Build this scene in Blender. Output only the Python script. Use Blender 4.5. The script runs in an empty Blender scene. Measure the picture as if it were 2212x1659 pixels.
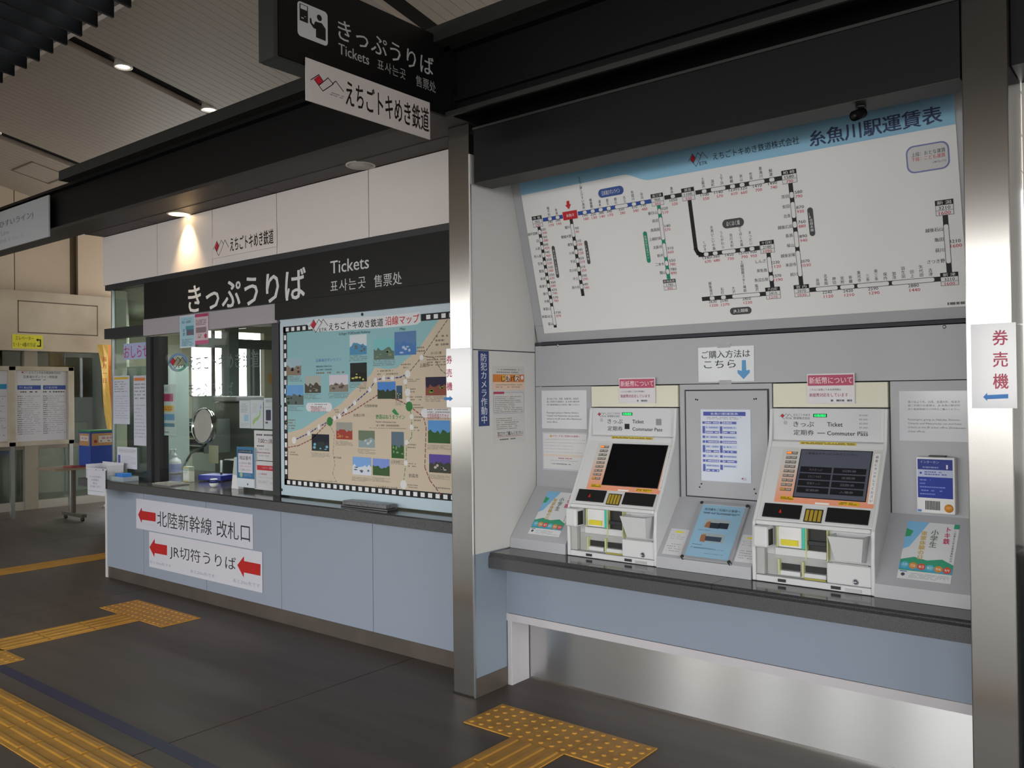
import bpy, math, random
import numpy as np
from mathutils import Vector
random.seed(7)
C = bpy.context.scene.collection
sc = bpy.context.scene

# ---------------------------------------------------------------- camera
CAM = np.array([0.0, 0.0, 1.601])
_t, _p, _r, FPX = math.radians(38.83), math.radians(0.56), math.radians(-0.64), 1838.4
_fw = np.array([-math.sin(_t)*math.cos(_p), math.cos(_t)*math.cos(_p), math.sin(_p)])
_rt = np.array([math.cos(_t), math.sin(_t), 0.0]); _up = np.cross(_rt, _fw)
_R = math.cos(_r)*_rt + math.sin(_r)*_up; _U = -math.sin(_r)*_rt + math.cos(_r)*_up
cd = bpy.data.cameras.new('camera'); cam = bpy.data.objects.new('camera', cd); C.objects.link(cam)
from mathutils import Matrix
m = Matrix((( _R[0], _U[0], -_fw[0], 0), (_R[1], _U[1], -_fw[1], 0), (_R[2], _U[2], -_fw[2], CAM[2]), (0, 0, 0, 1)))
cam.matrix_world = m
cd.sensor_width = 36; cd.lens = FPX/2212*36; cd.clip_start = 0.05; cd.clip_end = 200
sc.camera = cam

# ---------------------------------------------------------------- world, exposure, lights
w = bpy.data.worlds.new('sky'); sc.world = w; w.use_nodes = True
nt = w.node_tree; bg = nt.nodes['Background']
tc = nt.nodes.new('ShaderNodeTexCoord'); sx = nt.nodes.new('ShaderNodeSeparateXYZ'); cr = nt.nodes.new('ShaderNodeValToRGB')
nt.links.new(tc.outputs['Generated'], sx.inputs[0]); nt.links.new(sx.outputs['Z'], cr.inputs[0]); nt.links.new(cr.outputs[0], bg.inputs[0])
cr.color_ramp.elements[0].position = 0.0; cr.color_ramp.elements[0].color = (1.0, 0.985, 0.955, 1)
cr.color_ramp.elements[1].position = 0.6; cr.color_ramp.elements[1].color = (0.90, 0.955, 1.0, 1)
bg.inputs[1].default_value = 7.8
sc.view_settings.view_transform = 'Standard'; sc.view_settings.look = 'None'
sc.view_settings.gamma = 1; sc.view_settings.use_curve_mapping = False
sc.view_settings.exposure = 0.0

def area(name, loc, rot, sx_, sy_, power, col=(1, 1, 1), portal=False):
    l = bpy.data.lights.new(name, 'AREA'); l.shape = 'RECTANGLE'; l.size = sx_; l.size_y = sy_; l.energy = power; l.color = col
    o = bpy.data.objects.new(name, l); o.location = loc; o.rotation_euler = rot; C.objects.link(o)
    l.cycles.is_portal = portal
    return o
PI = math.pi
# daylight enters through the concourse glazing opposite the counters (portals only guide sampling of the sky)
area('portal_low', (-1.3, -5.05, 1.3), (PI/2, 0, 0), 10.6, 2.4, 1, portal=True)
area('portal_high', (-4.0, -5.05, 3.2), (PI/2, 0, 0), 20.0, 1.2, 1, portal=True)
area('portal_right', (6.05, -0.8, 1.6), (PI/2, 0, PI/2), 7.0, 2.8, 1, portal=True)
area('portal_office', (-10.8, 7.05, 1.9), (-PI/2, 0, 0), 3.6, 1.4, 1, portal=True)

# ---------------------------------------------------------------- helpers
def at(u, v, ax, val):
    """world point that the pixel (u, v) shows, on the plane ax = val, or ax = (point, normal)"""
    d = _fw + (u-1106)/FPX*_R - (v-829.5)/FPX*_U
    if isinstance(ax, str):
        i = 'XYZ'.index(ax); k = (val - CAM[i])/d[i]
    else:
        p0, n = np.array(ax[0], float), np.array(ax[1], float); k = ((p0-CAM)@n)/(d@n)
    return CAM + k*d

def lin(h):
    if isinstance(h, str):
        h = h.lstrip('#'); v = [int(h[i:i+2], 16)/255 for i in (0, 2, 4)]
    else: v = h
    return tuple((x/12.92 if x <= 0.04045 else ((x+0.055)/1.055)**2.4) for x in v) + (1.0,)
MATS = {}
def mat(key, col='808080', rough=0.5, metal=0.0, emit=0.0, spec=None, coat=0.0, noise=0.0, nscale=8.0, bump=0.0, bscale=60.0, alpha=1.0, aniso=0.0, arot=0.25, col2=None, stretch=None):
    if key in MATS: return MATS[key]
    M = bpy.data.materials.new(key); M.use_nodes = True; n = M.node_tree; b = n.nodes['Principled BSDF']
    c = lin(col); b.inputs['Base Color'].default_value = c; b.inputs['Roughness'].default_value = rough; b.inputs['Metallic'].default_value = metal
    if spec is not None: b.inputs['Specular IOR Level'].default_value = spec
    if coat: b.inputs['Coat Weight'].default_value = coat; b.inputs['Coat Roughness'].default_value = 0.08
    if emit: b.inputs['Emission Color'].default_value = c; b.inputs['Emission Strength'].default_value = emit
    if alpha < 1: b.inputs['Alpha'].default_value = alpha
    if noise or bump or col2:
        t = n.nodes.new('ShaderNodeTexCoord'); mp = n.nodes.new('ShaderNodeMapping'); n.links.new(t.outputs['Object'], mp.inputs[0])
        if stretch: mp.inputs['Scale'].default_value = stretch
    if noise or col2:
        x = n.nodes.new('ShaderNodeTexNoise'); x.inputs['Scale'].default_value = nscale; x.inputs['Detail'].default_value = 6
        n.links.new(mp.outputs[0], x.inputs['Vector'])
        r = n.nodes.new('ShaderNodeValToRGB'); n.links.new(x.outputs['Fac'], r.inputs[0]); n.links.new(r.outputs[0], b.inputs['Base Color'])
        r.color_ramp.elements[0].position = 0.35; r.color_ramp.elements[1].position = 0.65
        if col2: a0, a1 = c, lin(col2)
        else: a0 = tuple(q*(1-noise) for q in c[:3])+(1,); a1 = tuple(min(1, q*(1+noise)) for q in c[:3])+(1,)
        r.color_ramp.elements[0].color = a0; r.color_ramp.elements[1].color = a1
    if bump:
        x = n.nodes.new('ShaderNodeTexNoise'); x.inputs['Scale'].default_value = bscale; n.links.new(mp.outputs[0], x.inputs['Vector'])
        bm_ = n.nodes.new('ShaderNodeBump'); bm_.inputs['Strength'].default_value = bump; bm_.inputs['Distance'].default_value = 0.002
        n.links.new(x.outputs['Fac'], bm_.inputs['Height']); n.links.new(bm_.outputs[0], b.inputs['Normal'])
    if aniso:
        b.inputs['Anisotropic'].default_value = aniso; b.inputs['Anisotropic Rotation'].default_value = arot
        tg = n.nodes.new('ShaderNodeTangent'); tg.direction_type = 'RADIAL'; tg.axis = 'Z'; n.links.new(tg.outputs[0], b.inputs['Tangent'])
    MATS[key] = M; return M
def pm(h):
    """printing ink of one colour"""
    return mat('ink_'+h, h, 0.55, spec=0.3)
def glassmat(key, tint='f8fbfa', refl=0.9, clear=0.985):
    if key in MATS: return MATS[key]
    M = bpy.data.materials.new(key); M.use_nodes = True; n = M.node_tree; n.nodes.remove(n.nodes['Principled BSDF'])
    tr = n.nodes.new('ShaderNodeBsdfTransparent'); tr.inputs[0].default_value = tuple(clear*x for x in lin(tint)[:3])+(1,)
    gl = n.nodes.new('ShaderNodeBsdfGlossy'); gl.inputs['Roughness'].default_value = 0.02; gl.inputs[0].default_value = (refl, refl, refl, 1)
    fr = n.nodes.new('ShaderNodeFresnel'); ge = n.nodes.new('ShaderNodeNewGeometry'); ma = n.nodes.new('ShaderNodeMath'); ma.operation = 'MULTIPLY_ADD'; ma.inputs[1].default_value = 1/1.5-1.5; ma.inputs[2].default_value = 1.5
    n.links.new(ge.outputs['Backfacing'], ma.inputs[0]); n.links.new(ma.outputs[0], fr.inputs[0]); mx = n.nodes.new('ShaderNodeMixShader')
    n.links.new(fr.outputs[0], mx.inputs[0]); n.links.new(tr.outputs[0], mx.inputs[1]); n.links.new(gl.outputs[0], mx.inputs[2])
    n.links.new(mx.outputs[0], n.nodes['Material Output'].inputs[0]); MATS[key] = M; return M

def tag(o, label=None, cat=None, group=None, kind=None):
    if label: o['label'] = label
    if cat: o['category'] = cat
    if group: o['group'] = group
    if kind: o['kind'] = kind
    return o
def thing(name, label, cat, loc, group=None):
    o = bpy.data.objects.new(name, None); C.objects.link(o); o.location = loc; o.empty_display_size = 0.05
    return tag(o, label, cat, group)
def wloc(o):
    v = Vector((0, 0, 0))
    while o is not None: v = v + o.location; o = o.parent
    return v

class MB:
    """collects shapes given in world metres, then links them as one mesh object"""
    def __init__(s): s.v = []; s.f = []; s.m = []; s.mats = []; s.sm = []
    def _mi(s, m):
        if m not in s.mats: s.mats.append(m)
        return s.mats.index(m)
    def add(s, vs, fs, m=0, smooth=False):
        if not isinstance(m, int): m = s._mi(m)
        o = len(s.v); s.v += [tuple(float(c) for c in p) for p in vs]
        for f in fs: s.f.append([i+o for i in f]); s.m.append(m); s.sm.append(smooth)
        return s
    def box(s, x0, x1, y0, y1, z0, z1, m=0):
        vs = [(x, y, z) for x in (x0, x1) for y in (y0, y1) for z in (z0, z1)]
        return s.add(vs, [(0, 1, 3, 2), (4, 6, 7, 5), (0, 4, 5, 1), (2, 3, 7, 6), (0, 2, 6, 4), (1, 5, 7, 3)], m)
    def obox(s, c, ax, ay, az, m=0):
        """oriented box: centre and three half-extent vectors"""
        c, ax, ay, az = [np.array(q, float) for q in (c, ax, ay, az)]
        vs = [c+i*ax+j*ay+k*az for i in (-1, 1) for j in (-1, 1) for k in (-1, 1)]
        return s.add(vs, [(0, 1, 3, 2), (4, 6, 7, 5), (0, 4, 5, 1), (2, 3, 7, 6), (0, 2, 6, 4), (1, 5, 7, 3)], m)
    def prism(s, pts, d, m=0, ends=True):
        """polygon pts extruded by vector d"""
        n = len(pts); pts = [np.array(p, float) for p in pts]; d = np.array(d, float)
        vs = pts+[p+d for p in pts]; fs = [(i, (i+1) % n, n+(i+1) % n, n+i) for i in range(n)]
        if ends: fs += [tuple(range(n))[::-1], tuple(range(n, 2*n))]
        return s.add(vs, fs, m)
    def profx(s, prof, x0, x1, m=0):
        return s.prism([(x0, y, z) for y, z in prof], (x1-x0, 0, 0), m)
    def lathe(s, c, prof, axis=(0, 0, 1), n=20, m=0, smooth=True, cap=True):
        """profile [(radius, height)] round an axis through c"""
        a = Vector(axis).normalized(); t = Vector((1, 0, 0)) if abs(a.x) < 0.9 else Vector((0, 1, 0))
        u = a.cross(t).normalized(); w_ = a.cross(u); c = Vector(c); vs = []
        for r, h in prof:
            for i in range(n):
                q = 2*PI*i/n; vs.append(c+a*h+u*(r*math.cos(q))+w_*(r*math.sin(q)))
        fs = []
        for j in range(len(prof)-1):
            for i in range(n):
                k = (i+1) % n; fs.append((j*n+i, j*n+k, (j+1)*n+k, (j+1)*n+i))
        if cap:
            if prof[0][0] > 1e-5: fs.append(tuple(range(n))[::-1])
            if prof[-1][0] > 1e-5: fs.append(tuple(range((len(prof)-1)*n, len(prof)*n)))
        return s.add(vs, fs, m, smooth)
    def cyl(s, a, b, r, n=14, m=0, r2=None):
        a, b = Vector(a), Vector(b); return s.lathe(a, [(r, 0), (r2 if r2 is not None else r, (b-a).length)], b-a, n, m)
    def tube(s, pts, r, n=8, m=0):
        pts = [Vector(p) for p in pts]; vs = []; L_ = len(pts)
        for i, p in enumerate(pts):
            d = (pts[min(i+1, L_-1)]-pts[max(i-1, 0)]).normalized()
            t = Vector((0, 0, 1)) if abs(d.z) < 0.9 else Vector((1, 0, 0)); u = d.cross(t).normalized(); w_ = d.cross(u)
            for k in range(n): q = 2*PI*k/n; vs.append(p+u*(r*math.cos(q))+w_*(r*math.sin(q)))
        fs = [(j*n+i, j*n+(i+1) % n, (j+1)*n+(i+1) % n, (j+1)*n+i) for j in range(L_-1) for i in range(n)]
        fs += [tuple(range(n))[::-1], tuple(range((L_-1)*n, L_*n))]
        return s.add(vs, fs, m, True)
    def build(s, name, mats=None, parent=None, loc=None, bevel=0.0, label=None, cat=None, group=None, kind=None):
        base = wloc(parent) if parent is not None else Vector(loc) if loc is not None else None
        if base is None:
            a = np.array(s.v); base = Vector(((a[:, 0].min()+a[:, 0].max())/2, (a[:, 1].min()+a[:, 1].max())/2, a[:, 2].min()))
        me = bpy.data.meshes.new(name); me.from_pydata([(x-base.x, y-base.y, z-base.z) for x, y, z in s.v], [], s.f)
        ms = s.mats if s.mats else (mats if isinstance(mats, (list, tuple)) else [mats])
        for q in ms: me.materials.append(q)
        me.polygons.foreach_set('material_index', s.m); me.polygons.foreach_set('use_smooth', s.sm)
        me.validate(); me.update()
        o = bpy.data.objects.new(name, me); C.objects.link(o)
        if parent is not None: o.parent = parent
        else: o.location = base
        if bevel:
            bv = o.modifiers.new('bevel', 'BEVEL'); bv.width = bevel; bv.segments = 2; bv.limit_method = 'ANGLE'
        return tag(o, label, cat, group, kind)

# ---- glyphs of the built-in font, cached one by one
_gc = {}
def glyph(ch, bold=0):
    k = ch
    if k in _gc: return _gc[k]
    def ev(body):
        cu = bpy.data.curves.new('g', 'FONT'); cu.body = body; cu.resolution_u = 2; cu.fill_mode = 'FRONT'
        o = bpy.data.objects.new('g', cu)
        me = o.to_mesh(); me.calc_loop_triangles()
        r = ([(v.co.x, v.co.y) for v in me.vertices], [tuple(t.vertices) for t in me.loop_triangles])
        o.to_mesh_clear(); bpy.data.objects.remove(o); bpy.data.curves.remove(cu); return r
    vs, fs = ev(ch) if ch.strip() else ([], [])
    if ord(ch) >= 0x1100: adv = 1.0
    else:
        adv = max(x for x, _ in ev(ch+'I')[0]) - max(x for x, _ in ev('I')[0])
    _gc[k] = (vs, fs, adv); return _gc[k]
def shifts(bold):
    """a heavier weight is the same glyph laid down a few times, slightly shifted, each a hair above the last"""
    d = (0, .009, .014, .02)[bold]
    return [((0, 0), (d, 0)), ((-d, 0), (d, 0)), ((-d, -d*.6), (d, -d*.6), (-d, d*.6), (d, d*.6))][min(bold, 2)] if bold else [(0, 0)]
def textgeo(s, bold=0):
    V, F, x = [], [], 0.0
    for ch in s:
        vs, fs, adv = glyph(ch, bold); o = len(V); V += [(a+x, b) for a, b in vs]; F += [tuple(i+o for i in f) for f in fs]; x += adv
    return V, F

class Sheet:
    """a flat printed face standing at its real place; print is laid out in metres (a to the right, b down)"""
    def __init__(s, quad, ax, val=None, ext=(0, 0, 0, 0), snap=True):
        P = [at(u, v, ax, val) for u, v in quad]; s.quad = quad
        a = (P[1]-P[0])+(P[2]-P[3]); a /= np.linalg.norm(a)
        if isinstance(ax, str): n = np.zeros(3); n['XYZ'.index(ax)] = 1.0
        else: n = np.array(ax[1], float); n /= np.linalg.norm(n)
        if snap:
            if abs(a[0]) > 0.99: a = np.array([1., 0, 0])
            elif abs(a[1]) > 0.99: a = np.array([0, 1., 0])
        b = np.cross(a, n); b /= np.linalg.norm(b)
        if b[2] > 0: b = -b
        s.a, s.b, s.n = a, b, np.cross(b, a)
        c = sum(P)/4; s.W = ((P[1]-P[0])@a+(P[2]-P[3])@a)/2; s.H = ((P[3]-P[0])@b+(P[2]-P[1])@b)/2
        s.o = c - a*s.W/2 - b*s.H/2
        A = []; B = []
        for (u, v), (x, y) in zip(quad, ((0, 0), (s.W, 0), (s.W, s.H), (0, s.H))):
            A.append([u, v, 1, 0, 0, 0, -x*u, -x*v]); B.append(x); A.append([0, 0, 0, u, v, 1, -y*u, -y*v]); B.append(y)
        s.h = np.linalg.solve(np.array(A, float), np.array(B, float))
        s.ext = ext; s.mb = MB(); s.done = []; s.layer = 1; s.t = 0.0008
    def ab(s, p):
        u, v = p; h = s.h; d = h[6]*u+h[7]*v+1; return ((h[0]*u+h[1]*v+h[2])/d, (h[3]*u+h[4]*v+h[5])/d)
    def w(s, a, b, k=0.0): return s.o+s.a*a+s.b*b+s.n*k
    def z(s): return 0.0004+s.layer*0.00025
    def poly_ab(s, pts, col, layer=None):
        if layer: s.layer = layer
        s.mb.add([s.w(a, b, s.z()) for a, b in pts], [tuple(range(len(pts)))], pm(col)); return s
    def poly(s, pts, col, layer=None): return s.poly_ab([s.ab(p) for p in pts], col, layer)
    def rect_ab(s, a0, b0, a1, b1, col, layer=None): return s.poly_ab([(a0, b0), (a1, b0), (a1, b1), (a0, b1)], col, layer)
    def rect(s, p, q, col, layer=None):
        """axis-parallel rectangle on the sheet from two opposite pixel corners"""
        (a0, b0), (a1, b1) = s.ab(p), s.ab(q); return s.rect_ab(a0, b0, a1, b1, col, layer)
    def rrect_ab(s, a0, b0, a1, b1, r, col, layer=None, n=5):
        r = min(r, abs(a1-a0)/2, abs(b1-b0)/2); P = []
        for cx, cy, st in ((a1-r, b0+r, -90), (a1-r, b1-r, 0), (a0+r, b1-r, 90), (a0+r, b0+r, 180)):
            for i in range(n+1): q = math.radians(st+90*i/n); P.append((cx+r*math.cos(q), cy+r*math.sin(q)))
        return s.poly_ab(P, col, layer)
    def disc_ab(s, a, b, r, col, layer=None, n=14, ry=None):
        ry = ry or r; return s.poly_ab([(a+r*math.cos(2*PI*i/n), b+ry*math.sin(2*PI*i/n)) for i in range(n)], col, layer)
    def disc(s, p, r, col, layer=None): return s.disc_ab(*s.ab(p), r, col, layer)
    def line_ab(s, pts, wd, col, layer=None):
        if layer: s.layer = layer
        for (x0, y0), (x1, y1) in zip(pts, pts[1:]):
            L_ = math.hypot(x1-x0, y1-y0) or 1; nx, ny = -(y1-y0)/L_*wd/2, (x1-x0)/L_*wd/2; ex, ey = (x1-x0)/L_*wd*0.3, (y1-y0)/L_*wd*0.3
            s.poly_ab([(x0+nx-ex, y0+ny-ey), (x1+nx+ex, y1+ny+ey), (x1-nx+ex, y1-ny+ey), (x0-nx-ex, y0-ny-ey)], col)
        return s
    def line(s, pts, wd, col, layer=None): return s.line_ab([s.ab(p) for p in pts], wd, col, layer)
    def dash(s, pts, wd, col, on_, off_):
        P = [s.ab(p) for p in pts]
        for (x0, y0), (x1, y1) in zip(P, P[1:]):
            L_ = math.hypot(x1-x0, y1-y0); q = 0
            while q < L_:
                e = min(L_, q+on_); s.line_ab([(x0+(x1-x0)*q/L_, y0+(y1-y0)*q/L_), (x0+(x1-x0)*e/L_, y0+(y1-y0)*e/L_)], wd, col); q += on_+off_
    def brk(s):
        """what follows is printed as a piece of its own"""
        if s.mb.v: s.done.append(s.mb); s.mb = MB()
        return s
    def text_ab(s, t, a0, a1, b0, b1, col, bold=1, layer=None, keep=False, align='l'):
        """text stretched into the box; keep: keep the letters' proportions, fitted by height"""
        if layer: s.layer = layer
        V, F = textgeo(t, bold)
        if not V: return s
        x0, x1 = min(v[0] for v in V), max(v[0] for v in V); y0, y1 = min(v[1] for v in V), max(v[1] for v in V)
        if a1 < a0: a0, a1 = a1, a0
        ky = (b1-b0)/(y1-y0); kx = (a1-a0)/(x1-x0)
        if keep:
            kx = min(kx, ky)
            if align == 'c': a0 = (a0+a1)/2-kx*(x1-x0)/2
            if align == 'r': a0 = a1-kx*(x1-x0)
        for i, (dx, dy) in enumerate(shifts(bold)): s.mb.add([s.w(a0+(x+dx-x0)*kx, b1-(y+dy-y0)*ky, s.z()+i*.00006) for x, y in V], F, pm(col))
        return s
    def text(s, t, p, q, hpx, col='202020', bold=1, layer=None):
        """p, q: pixels of the middle of the left and right ends; hpx: letter height in pixels at p"""
        (a0, b0), (a1, b1) = s.ab(p), s.ab(q); bt = s.ab((p[0], p[1]-hpx/2))[1]; bb = s.ab((p[0], p[1]+hpx/2))[1]; h = abs(bb-bt); bc = (b0+b1)/2
        return s.text_ab(t, a0, a1, bc-h/2, bc+h/2, col, bold, layer)
    def vtext_ab(s, t, ac, b0, b1, wd, col, bold=1, layer=None):
        if layer: s.layer = layer
        st = (b1-b0)/len(t)
        for i, ch in enumerate(t):
            V, F, _ = glyph(ch, bold)
            if not V: continue
            rot = ch == 'ー'
            V = [((0.38-(y-0.38)) if rot else y, x) if rot else (x, y) for x, y in V] if rot else V
            for j, (dx, dy) in enumerate(shifts(bold)): s.mb.add([s.w(ac+(x+dx-0.5)*wd, b0+(i+0.5)*st-(y+dy-0.38)*min(st, wd*1.15), s.z()+j*.00006) for x, y in V], F, pm(col))
        return s
    def vtext(s, t, p, q, wpx, col='202020', bold=1, layer=None):
        (a0, b0), (a1, b1) = s.ab(p), s.ab(q); wd = abs(s.ab((p[0]+wpx/2, p[1]))[0]-s.ab((p[0]-wpx/2, p[1]))[0])
        return s.vtext_ab(t, (a0+a1)/2, b0, b1, wd, col, bold, layer)
    def tiny_ab(s, a0, b0, a1, b1, rows, col='707070', fill=0.55, layer=2, seed=0, dense=0.85):
        """print too small to read: rows of short strokes"""
        if a1 < a0: a0, a1 = a1, a0
        if b1 < b0: b0, b1 = b1, b0
        rnd = random.Random(int(a0*9999)+int(b0*777)+rows+seed); st = max(b1-b0, 1e-4)/rows; s.layer = layer
        for i in range(rows):
            e = a1-(a1-a0)*rnd.choice((0, 0, 0.08, 0.3)); x = a0; y = b0+i*st+st*(1-fill)/2
            while x < e:
                L_ = st*fill*rnd.uniform(0.5, 2.2)
                if rnd.random() < dense: s.rect_ab(x, y, min(e, x+L_), y+st*fill, col)
                x += L_+st*0.22
        return s
    def tiny(s, p, q, rows, col='707070', fill=0.5, layer=2, seed=0, dense=0.85):
        (a0, b0), (a1, b1) = s.ab(p), s.ab(q); return s.tiny_ab(a0, b0, a1, b1, rows, col, fill, layer, seed, dense)
    def logo_ab(s, a, b, wd, h, layer=2, etr=True):
        """railway emblem: red lozenge, white lozenge, two peaks"""
        X = lambda q: a+q*wd
        Y = lambda q: b+q*h
        s.poly_ab([(X(.10), Y(.42)), (X(.24), Y(.10)), (X(.38), Y(.42)), (X(.24), Y(.74))], 'c01830', layer)
        lw = wd*0.022
        s.line_ab([(X(0), Y(.55)), (X(.24), Y(.05)), (X(.36), Y(.35))], lw, '202022', layer+1)
        s.line_ab([(X(.10), Y(.45)), (X(.36), Y(1.0)), (X(.68), Y(.33)), (X(.52), Y(0.05)), (X(.24), Y(.72))], lw, '202022')
        s.line_ab([(X(.66), Y(.32)), (X(.76), Y(.08)), (X(1.0), Y(.58))], lw, '202022')
        if etr: s.text_ab('ETR', X(.55), X(.95), Y(.74), Y(.98), '303034', 1)
        return s
    def logo(s, p, q, layer=2, etr=True):
        (a0, b0), (a1, b1) = s.ab(p), s.ab(q); return s.logo_ab(a0, b0, a1-a0, b1-b0, layer, etr)
    def photo(s, p, q, sky, land, extra=None, kind=0):
        (a0, b0), (a1, b1) = s.ab(p), s.ab(q); L_ = s.layer = 4; W, H = a1-a0, b1-b0; rnd = random.Random(int(a0*1e4))
        s.rect_ab(a0, b0, a1, b1, sky, 4)
        n = 9; ridge = [(a0+W*i/n, b0+H*(0.5+rnd.uniform(-.12, .12))) for i in range(n+1)]
        s.poly_ab(ridge+[(a1, b1), (a0, b1)], land, 5)
        if extra:
            for i in range(5):
                cx, cy = a0+W*rnd.uniform(.12, .88), b0+H*rnd.uniform(.55, .9)
                s.disc_ab(cx, cy, W*rnd.uniform(.05, .11), extra, 6, 7, H*rnd.uniform(.03, .09))
        return s
    def finish(s, name, paper='e8e8ea', label=None, cat=None, group=None, parent=None, rough=0.5, print_name='print', thick=None, paper_mat=None, bevel=0.0):
        l, r, t, b = s.ext; k = s.t if thick is None else thick
        p = [s.w(-l, -t), s.w(s.W+r, -t), s.w(s.W+r, s.H+b), s.w(-l, s.H+b)]
        mb = MB(); mb.prism([q+s.n*0.0004 for q in p], -s.n*(k+0.0004))
        M = paper_mat or mat('paper_'+paper+str(rough), paper, rough)
        o = mb.build(name, M, parent=parent, loc=None if parent is not None else tuple(s.w(s.W/2, s.H/2)), label=label, cat=cat, group=group, bevel=bevel)
        s.brk()
        for q in s.done: q.build(print_name, parent=o if parent is None or wd_depth(parent) < 2 else parent)
        return o
def wd_depth(o):
    d = 0
    while o.parent is not None: d += 1; o = o.parent
    return d
def copy_tree(o, parent=None):
    c = o.copy(); C.objects.link(c)
    if parent is not None: c.parent = parent
    for ch in list(o.children): copy_tree(ch, c)
    return c
# ================================================================ materials of the place
M_floor = mat('floor_stone', '554a42', 0.48, col2='473d36', nscale=2.2, bump=0.25, bscale=90, stretch=(0.35, 3.0, 1))
M_joint = mat('joint', '1c1a19', 0.8)
M_yel = mat('tactile_yellow', 'b8852e', 0.5, noise=0.10, nscale=9)
M_blue = mat('blue_tape', '1f2348', 0.45)
M_beam = mat('beam_black', '121112', 0.45, spec=.25)
M_lip = mat('beam_grey', '2f302e', 0.5)
M_soffit = mat('soffit_brown', '332e2b', 0.55)
M_soffit2 = mat('soffit_grey', '423d3b', 0.55)
M_band = mat('white_panel', 'e2dad7', 0.45)
M_clad = mat('blue_grey_panel', '8f98a6', 0.42)
M_grey = mat('machine_wall_grey', 'a9aaae', 0.42)
M_side = mat('side_wall_white', 'c6c5c2', 0.5)
M_granite = mat('granite', '2e2d2e', 0.12, col2='4a494a', nscale=380, spec=0.6)
M_graniteR = mat('granite_edge', '2a292b', 0.35, col2='5a5a5c', nscale=420)
M_steel = mat('stainless', 'aaa7a3', 0.20, metal=1.0, aniso=0.5, arot=0.0, noise=0.04, nscale=3, bump=0.12, bscale=3)
M_steelp = mat('stainless_plate', 'd4d4d4', 0.28, metal=1.0, aniso=1.0)
M_base = mat('skirting_steel', '6d645d', 0.38, metal=0.6, noise=0.1, nscale=5)
M_ceil = mat('ceiling_plank', '978b80', 0.6)
M_slot = mat('slot_dark', '0e0c0b', 0.8)
M_louv = mat('louvre_black', '08090b', 0.6, spec=.08)
M_beige = mat('end_wall_beige', 'b5a591', 0.6, noise=0.05, nscale=1.5)
M_rust = mat('rusty_panel', '9f907e', 0.6, col2='b0a493', nscale=1.8)
M_black = mat('sign_black', '0e0d0d', 0.42, spec=.25)
M_dark = mat('dark_frame', '26272c', 0.4)
M_glass = glassmat('clear_glass'); M_glassg = glassmat('greenish_glass', 'eff6f3', 0.9, 0.965)
M_cream = mat('cream_plastic', 'dedbc8', 0.5)
M_mach = mat('machine_plastic', 'cdcecf', 0.42)
M_mach2 = mat('machine_plastic_grey', 'a8a8a6', 0.45)
M_blk = mat('black_plastic', '131313', 0.45)
M_white = mat('white_plastic', 'dcdcdc', 0.4)
M_chrome = mat('chrome', 'dddddd', 0.08, metal=1.0)
M_alu = mat('aluminium', 'a9acb0', 0.3, metal=0.9)
M_seam = mat('seam_dark', '3a3c42', 0.8)

# ================================================================ floor
fl = MB(); fl.box(-16, 7, -6.5, 10, -0.06, -0.006, M_joint)
floor = fl.build('floor', kind='structure', loc=(0, 0, -0.06))
seams = [-3.72+3.12*k for k in range(-4, 4)]
xs = [-16]+[x for x in seams if -16 < x < 7]+[7]
for a, b in zip(xs, xs[1:]):
    for y0, y1 in ((-6.5, -3.0), (-3.0, 0.12), (0.12, 10)):
        MB().box(a+0.004, b-0.004, y0+0.004, y1-0.004, -0.006, 0.0, M_floor).build('floor_slab', parent=floor)

# tactile paving: each tile a part
def blister_tile(par, x, y):
    mb = MB(); mb.box(x+.0015, x+.2985, y+.0015, y+.2985, 0, .005, M_yel)
    for i in range(5):
        for j in range(5):
            mb.lathe((x+.03+.06*i, y+.03+.06*j, .005), [(.014, 0), (.010, .004), (.004, .005)], n=8, m=M_yel)
    return mb.build('tactile_tile', parent=par)
def bar_tile(par, x, y, along):
    mb = MB(); mb.box(x+.0015, x+.2985, y+.0015, y+.2985, 0, .005, M_yel)
    for i in range(4):
        q = .0375+.075*i
        pr = [(-.017, 0), (.017, 0), (.0105, .005), (-.0105, .005)]
        if along == 'x': mb.prism([(x+.012, y+q+c, .005+h) for c, h in pr], (.276, 0, 0), M_yel)
        else: mb.prism([(x+q+c, y+.012, .005+h) for c, h in pr], (0, .276, 0), M_yel)
    return mb.build('tactile_tile', parent=par)
def copies(first, par, offs):
    for dx, dy in offs:
        c = first.copy(); C.objects.link(c); c.parent = par; c.location = first.location+Vector((dx, dy, 0))
t = thing('tactile_paving', 'yellow dotted tactile tiles with a guide path in front of the ticket machines', 'tactile paving', (-2.35, 3.07, 0))
f0 = blister_tile(t, -2.80, 3.071); copies(f0, t, [(.3, 0), (.6, 0)])
f0 = bar_tile(t, -2.50, 2.771, 'y'); copies(f0, t, [(0, -.3), (0, -.6)])
t = thing('tactile_paving', 'yellow dotted tactile tiles with a guide path before the ticket counter', 'tactile paving', (-6.05, 3.07, 0))
f0 = blister_tile(t, -6.51, 3.067); copies(f0, t, [(.3, 0), (.6, 0)])
f0 = bar_tile(t, -6.21, 2.767, 'y'); copies(f0, t, [(0, -.3), (0, -.6)])
t = thing('tactile_paving', 'long yellow ribbed guide strip in the lower left foreground', 'tactile paving', (-4.5, 1.58, 0))
f0 = bar_tile(t, -3.3, 1.585, 'x'); copies(f0, t, [(-.3*k, 0) for k in range(1, 26)]+[(.3*k, 0) for k in range(1, 11)])
f0 = blister_tile(t, -6.51, 1.887); copies(f0, t, [(.3, 0), (.6, 0)])
t = thing('tactile_paving', 'distant yellow guide strip running past the left end of the counter', 'tactile paving', (-8.6, 3.5, 0))
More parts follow.
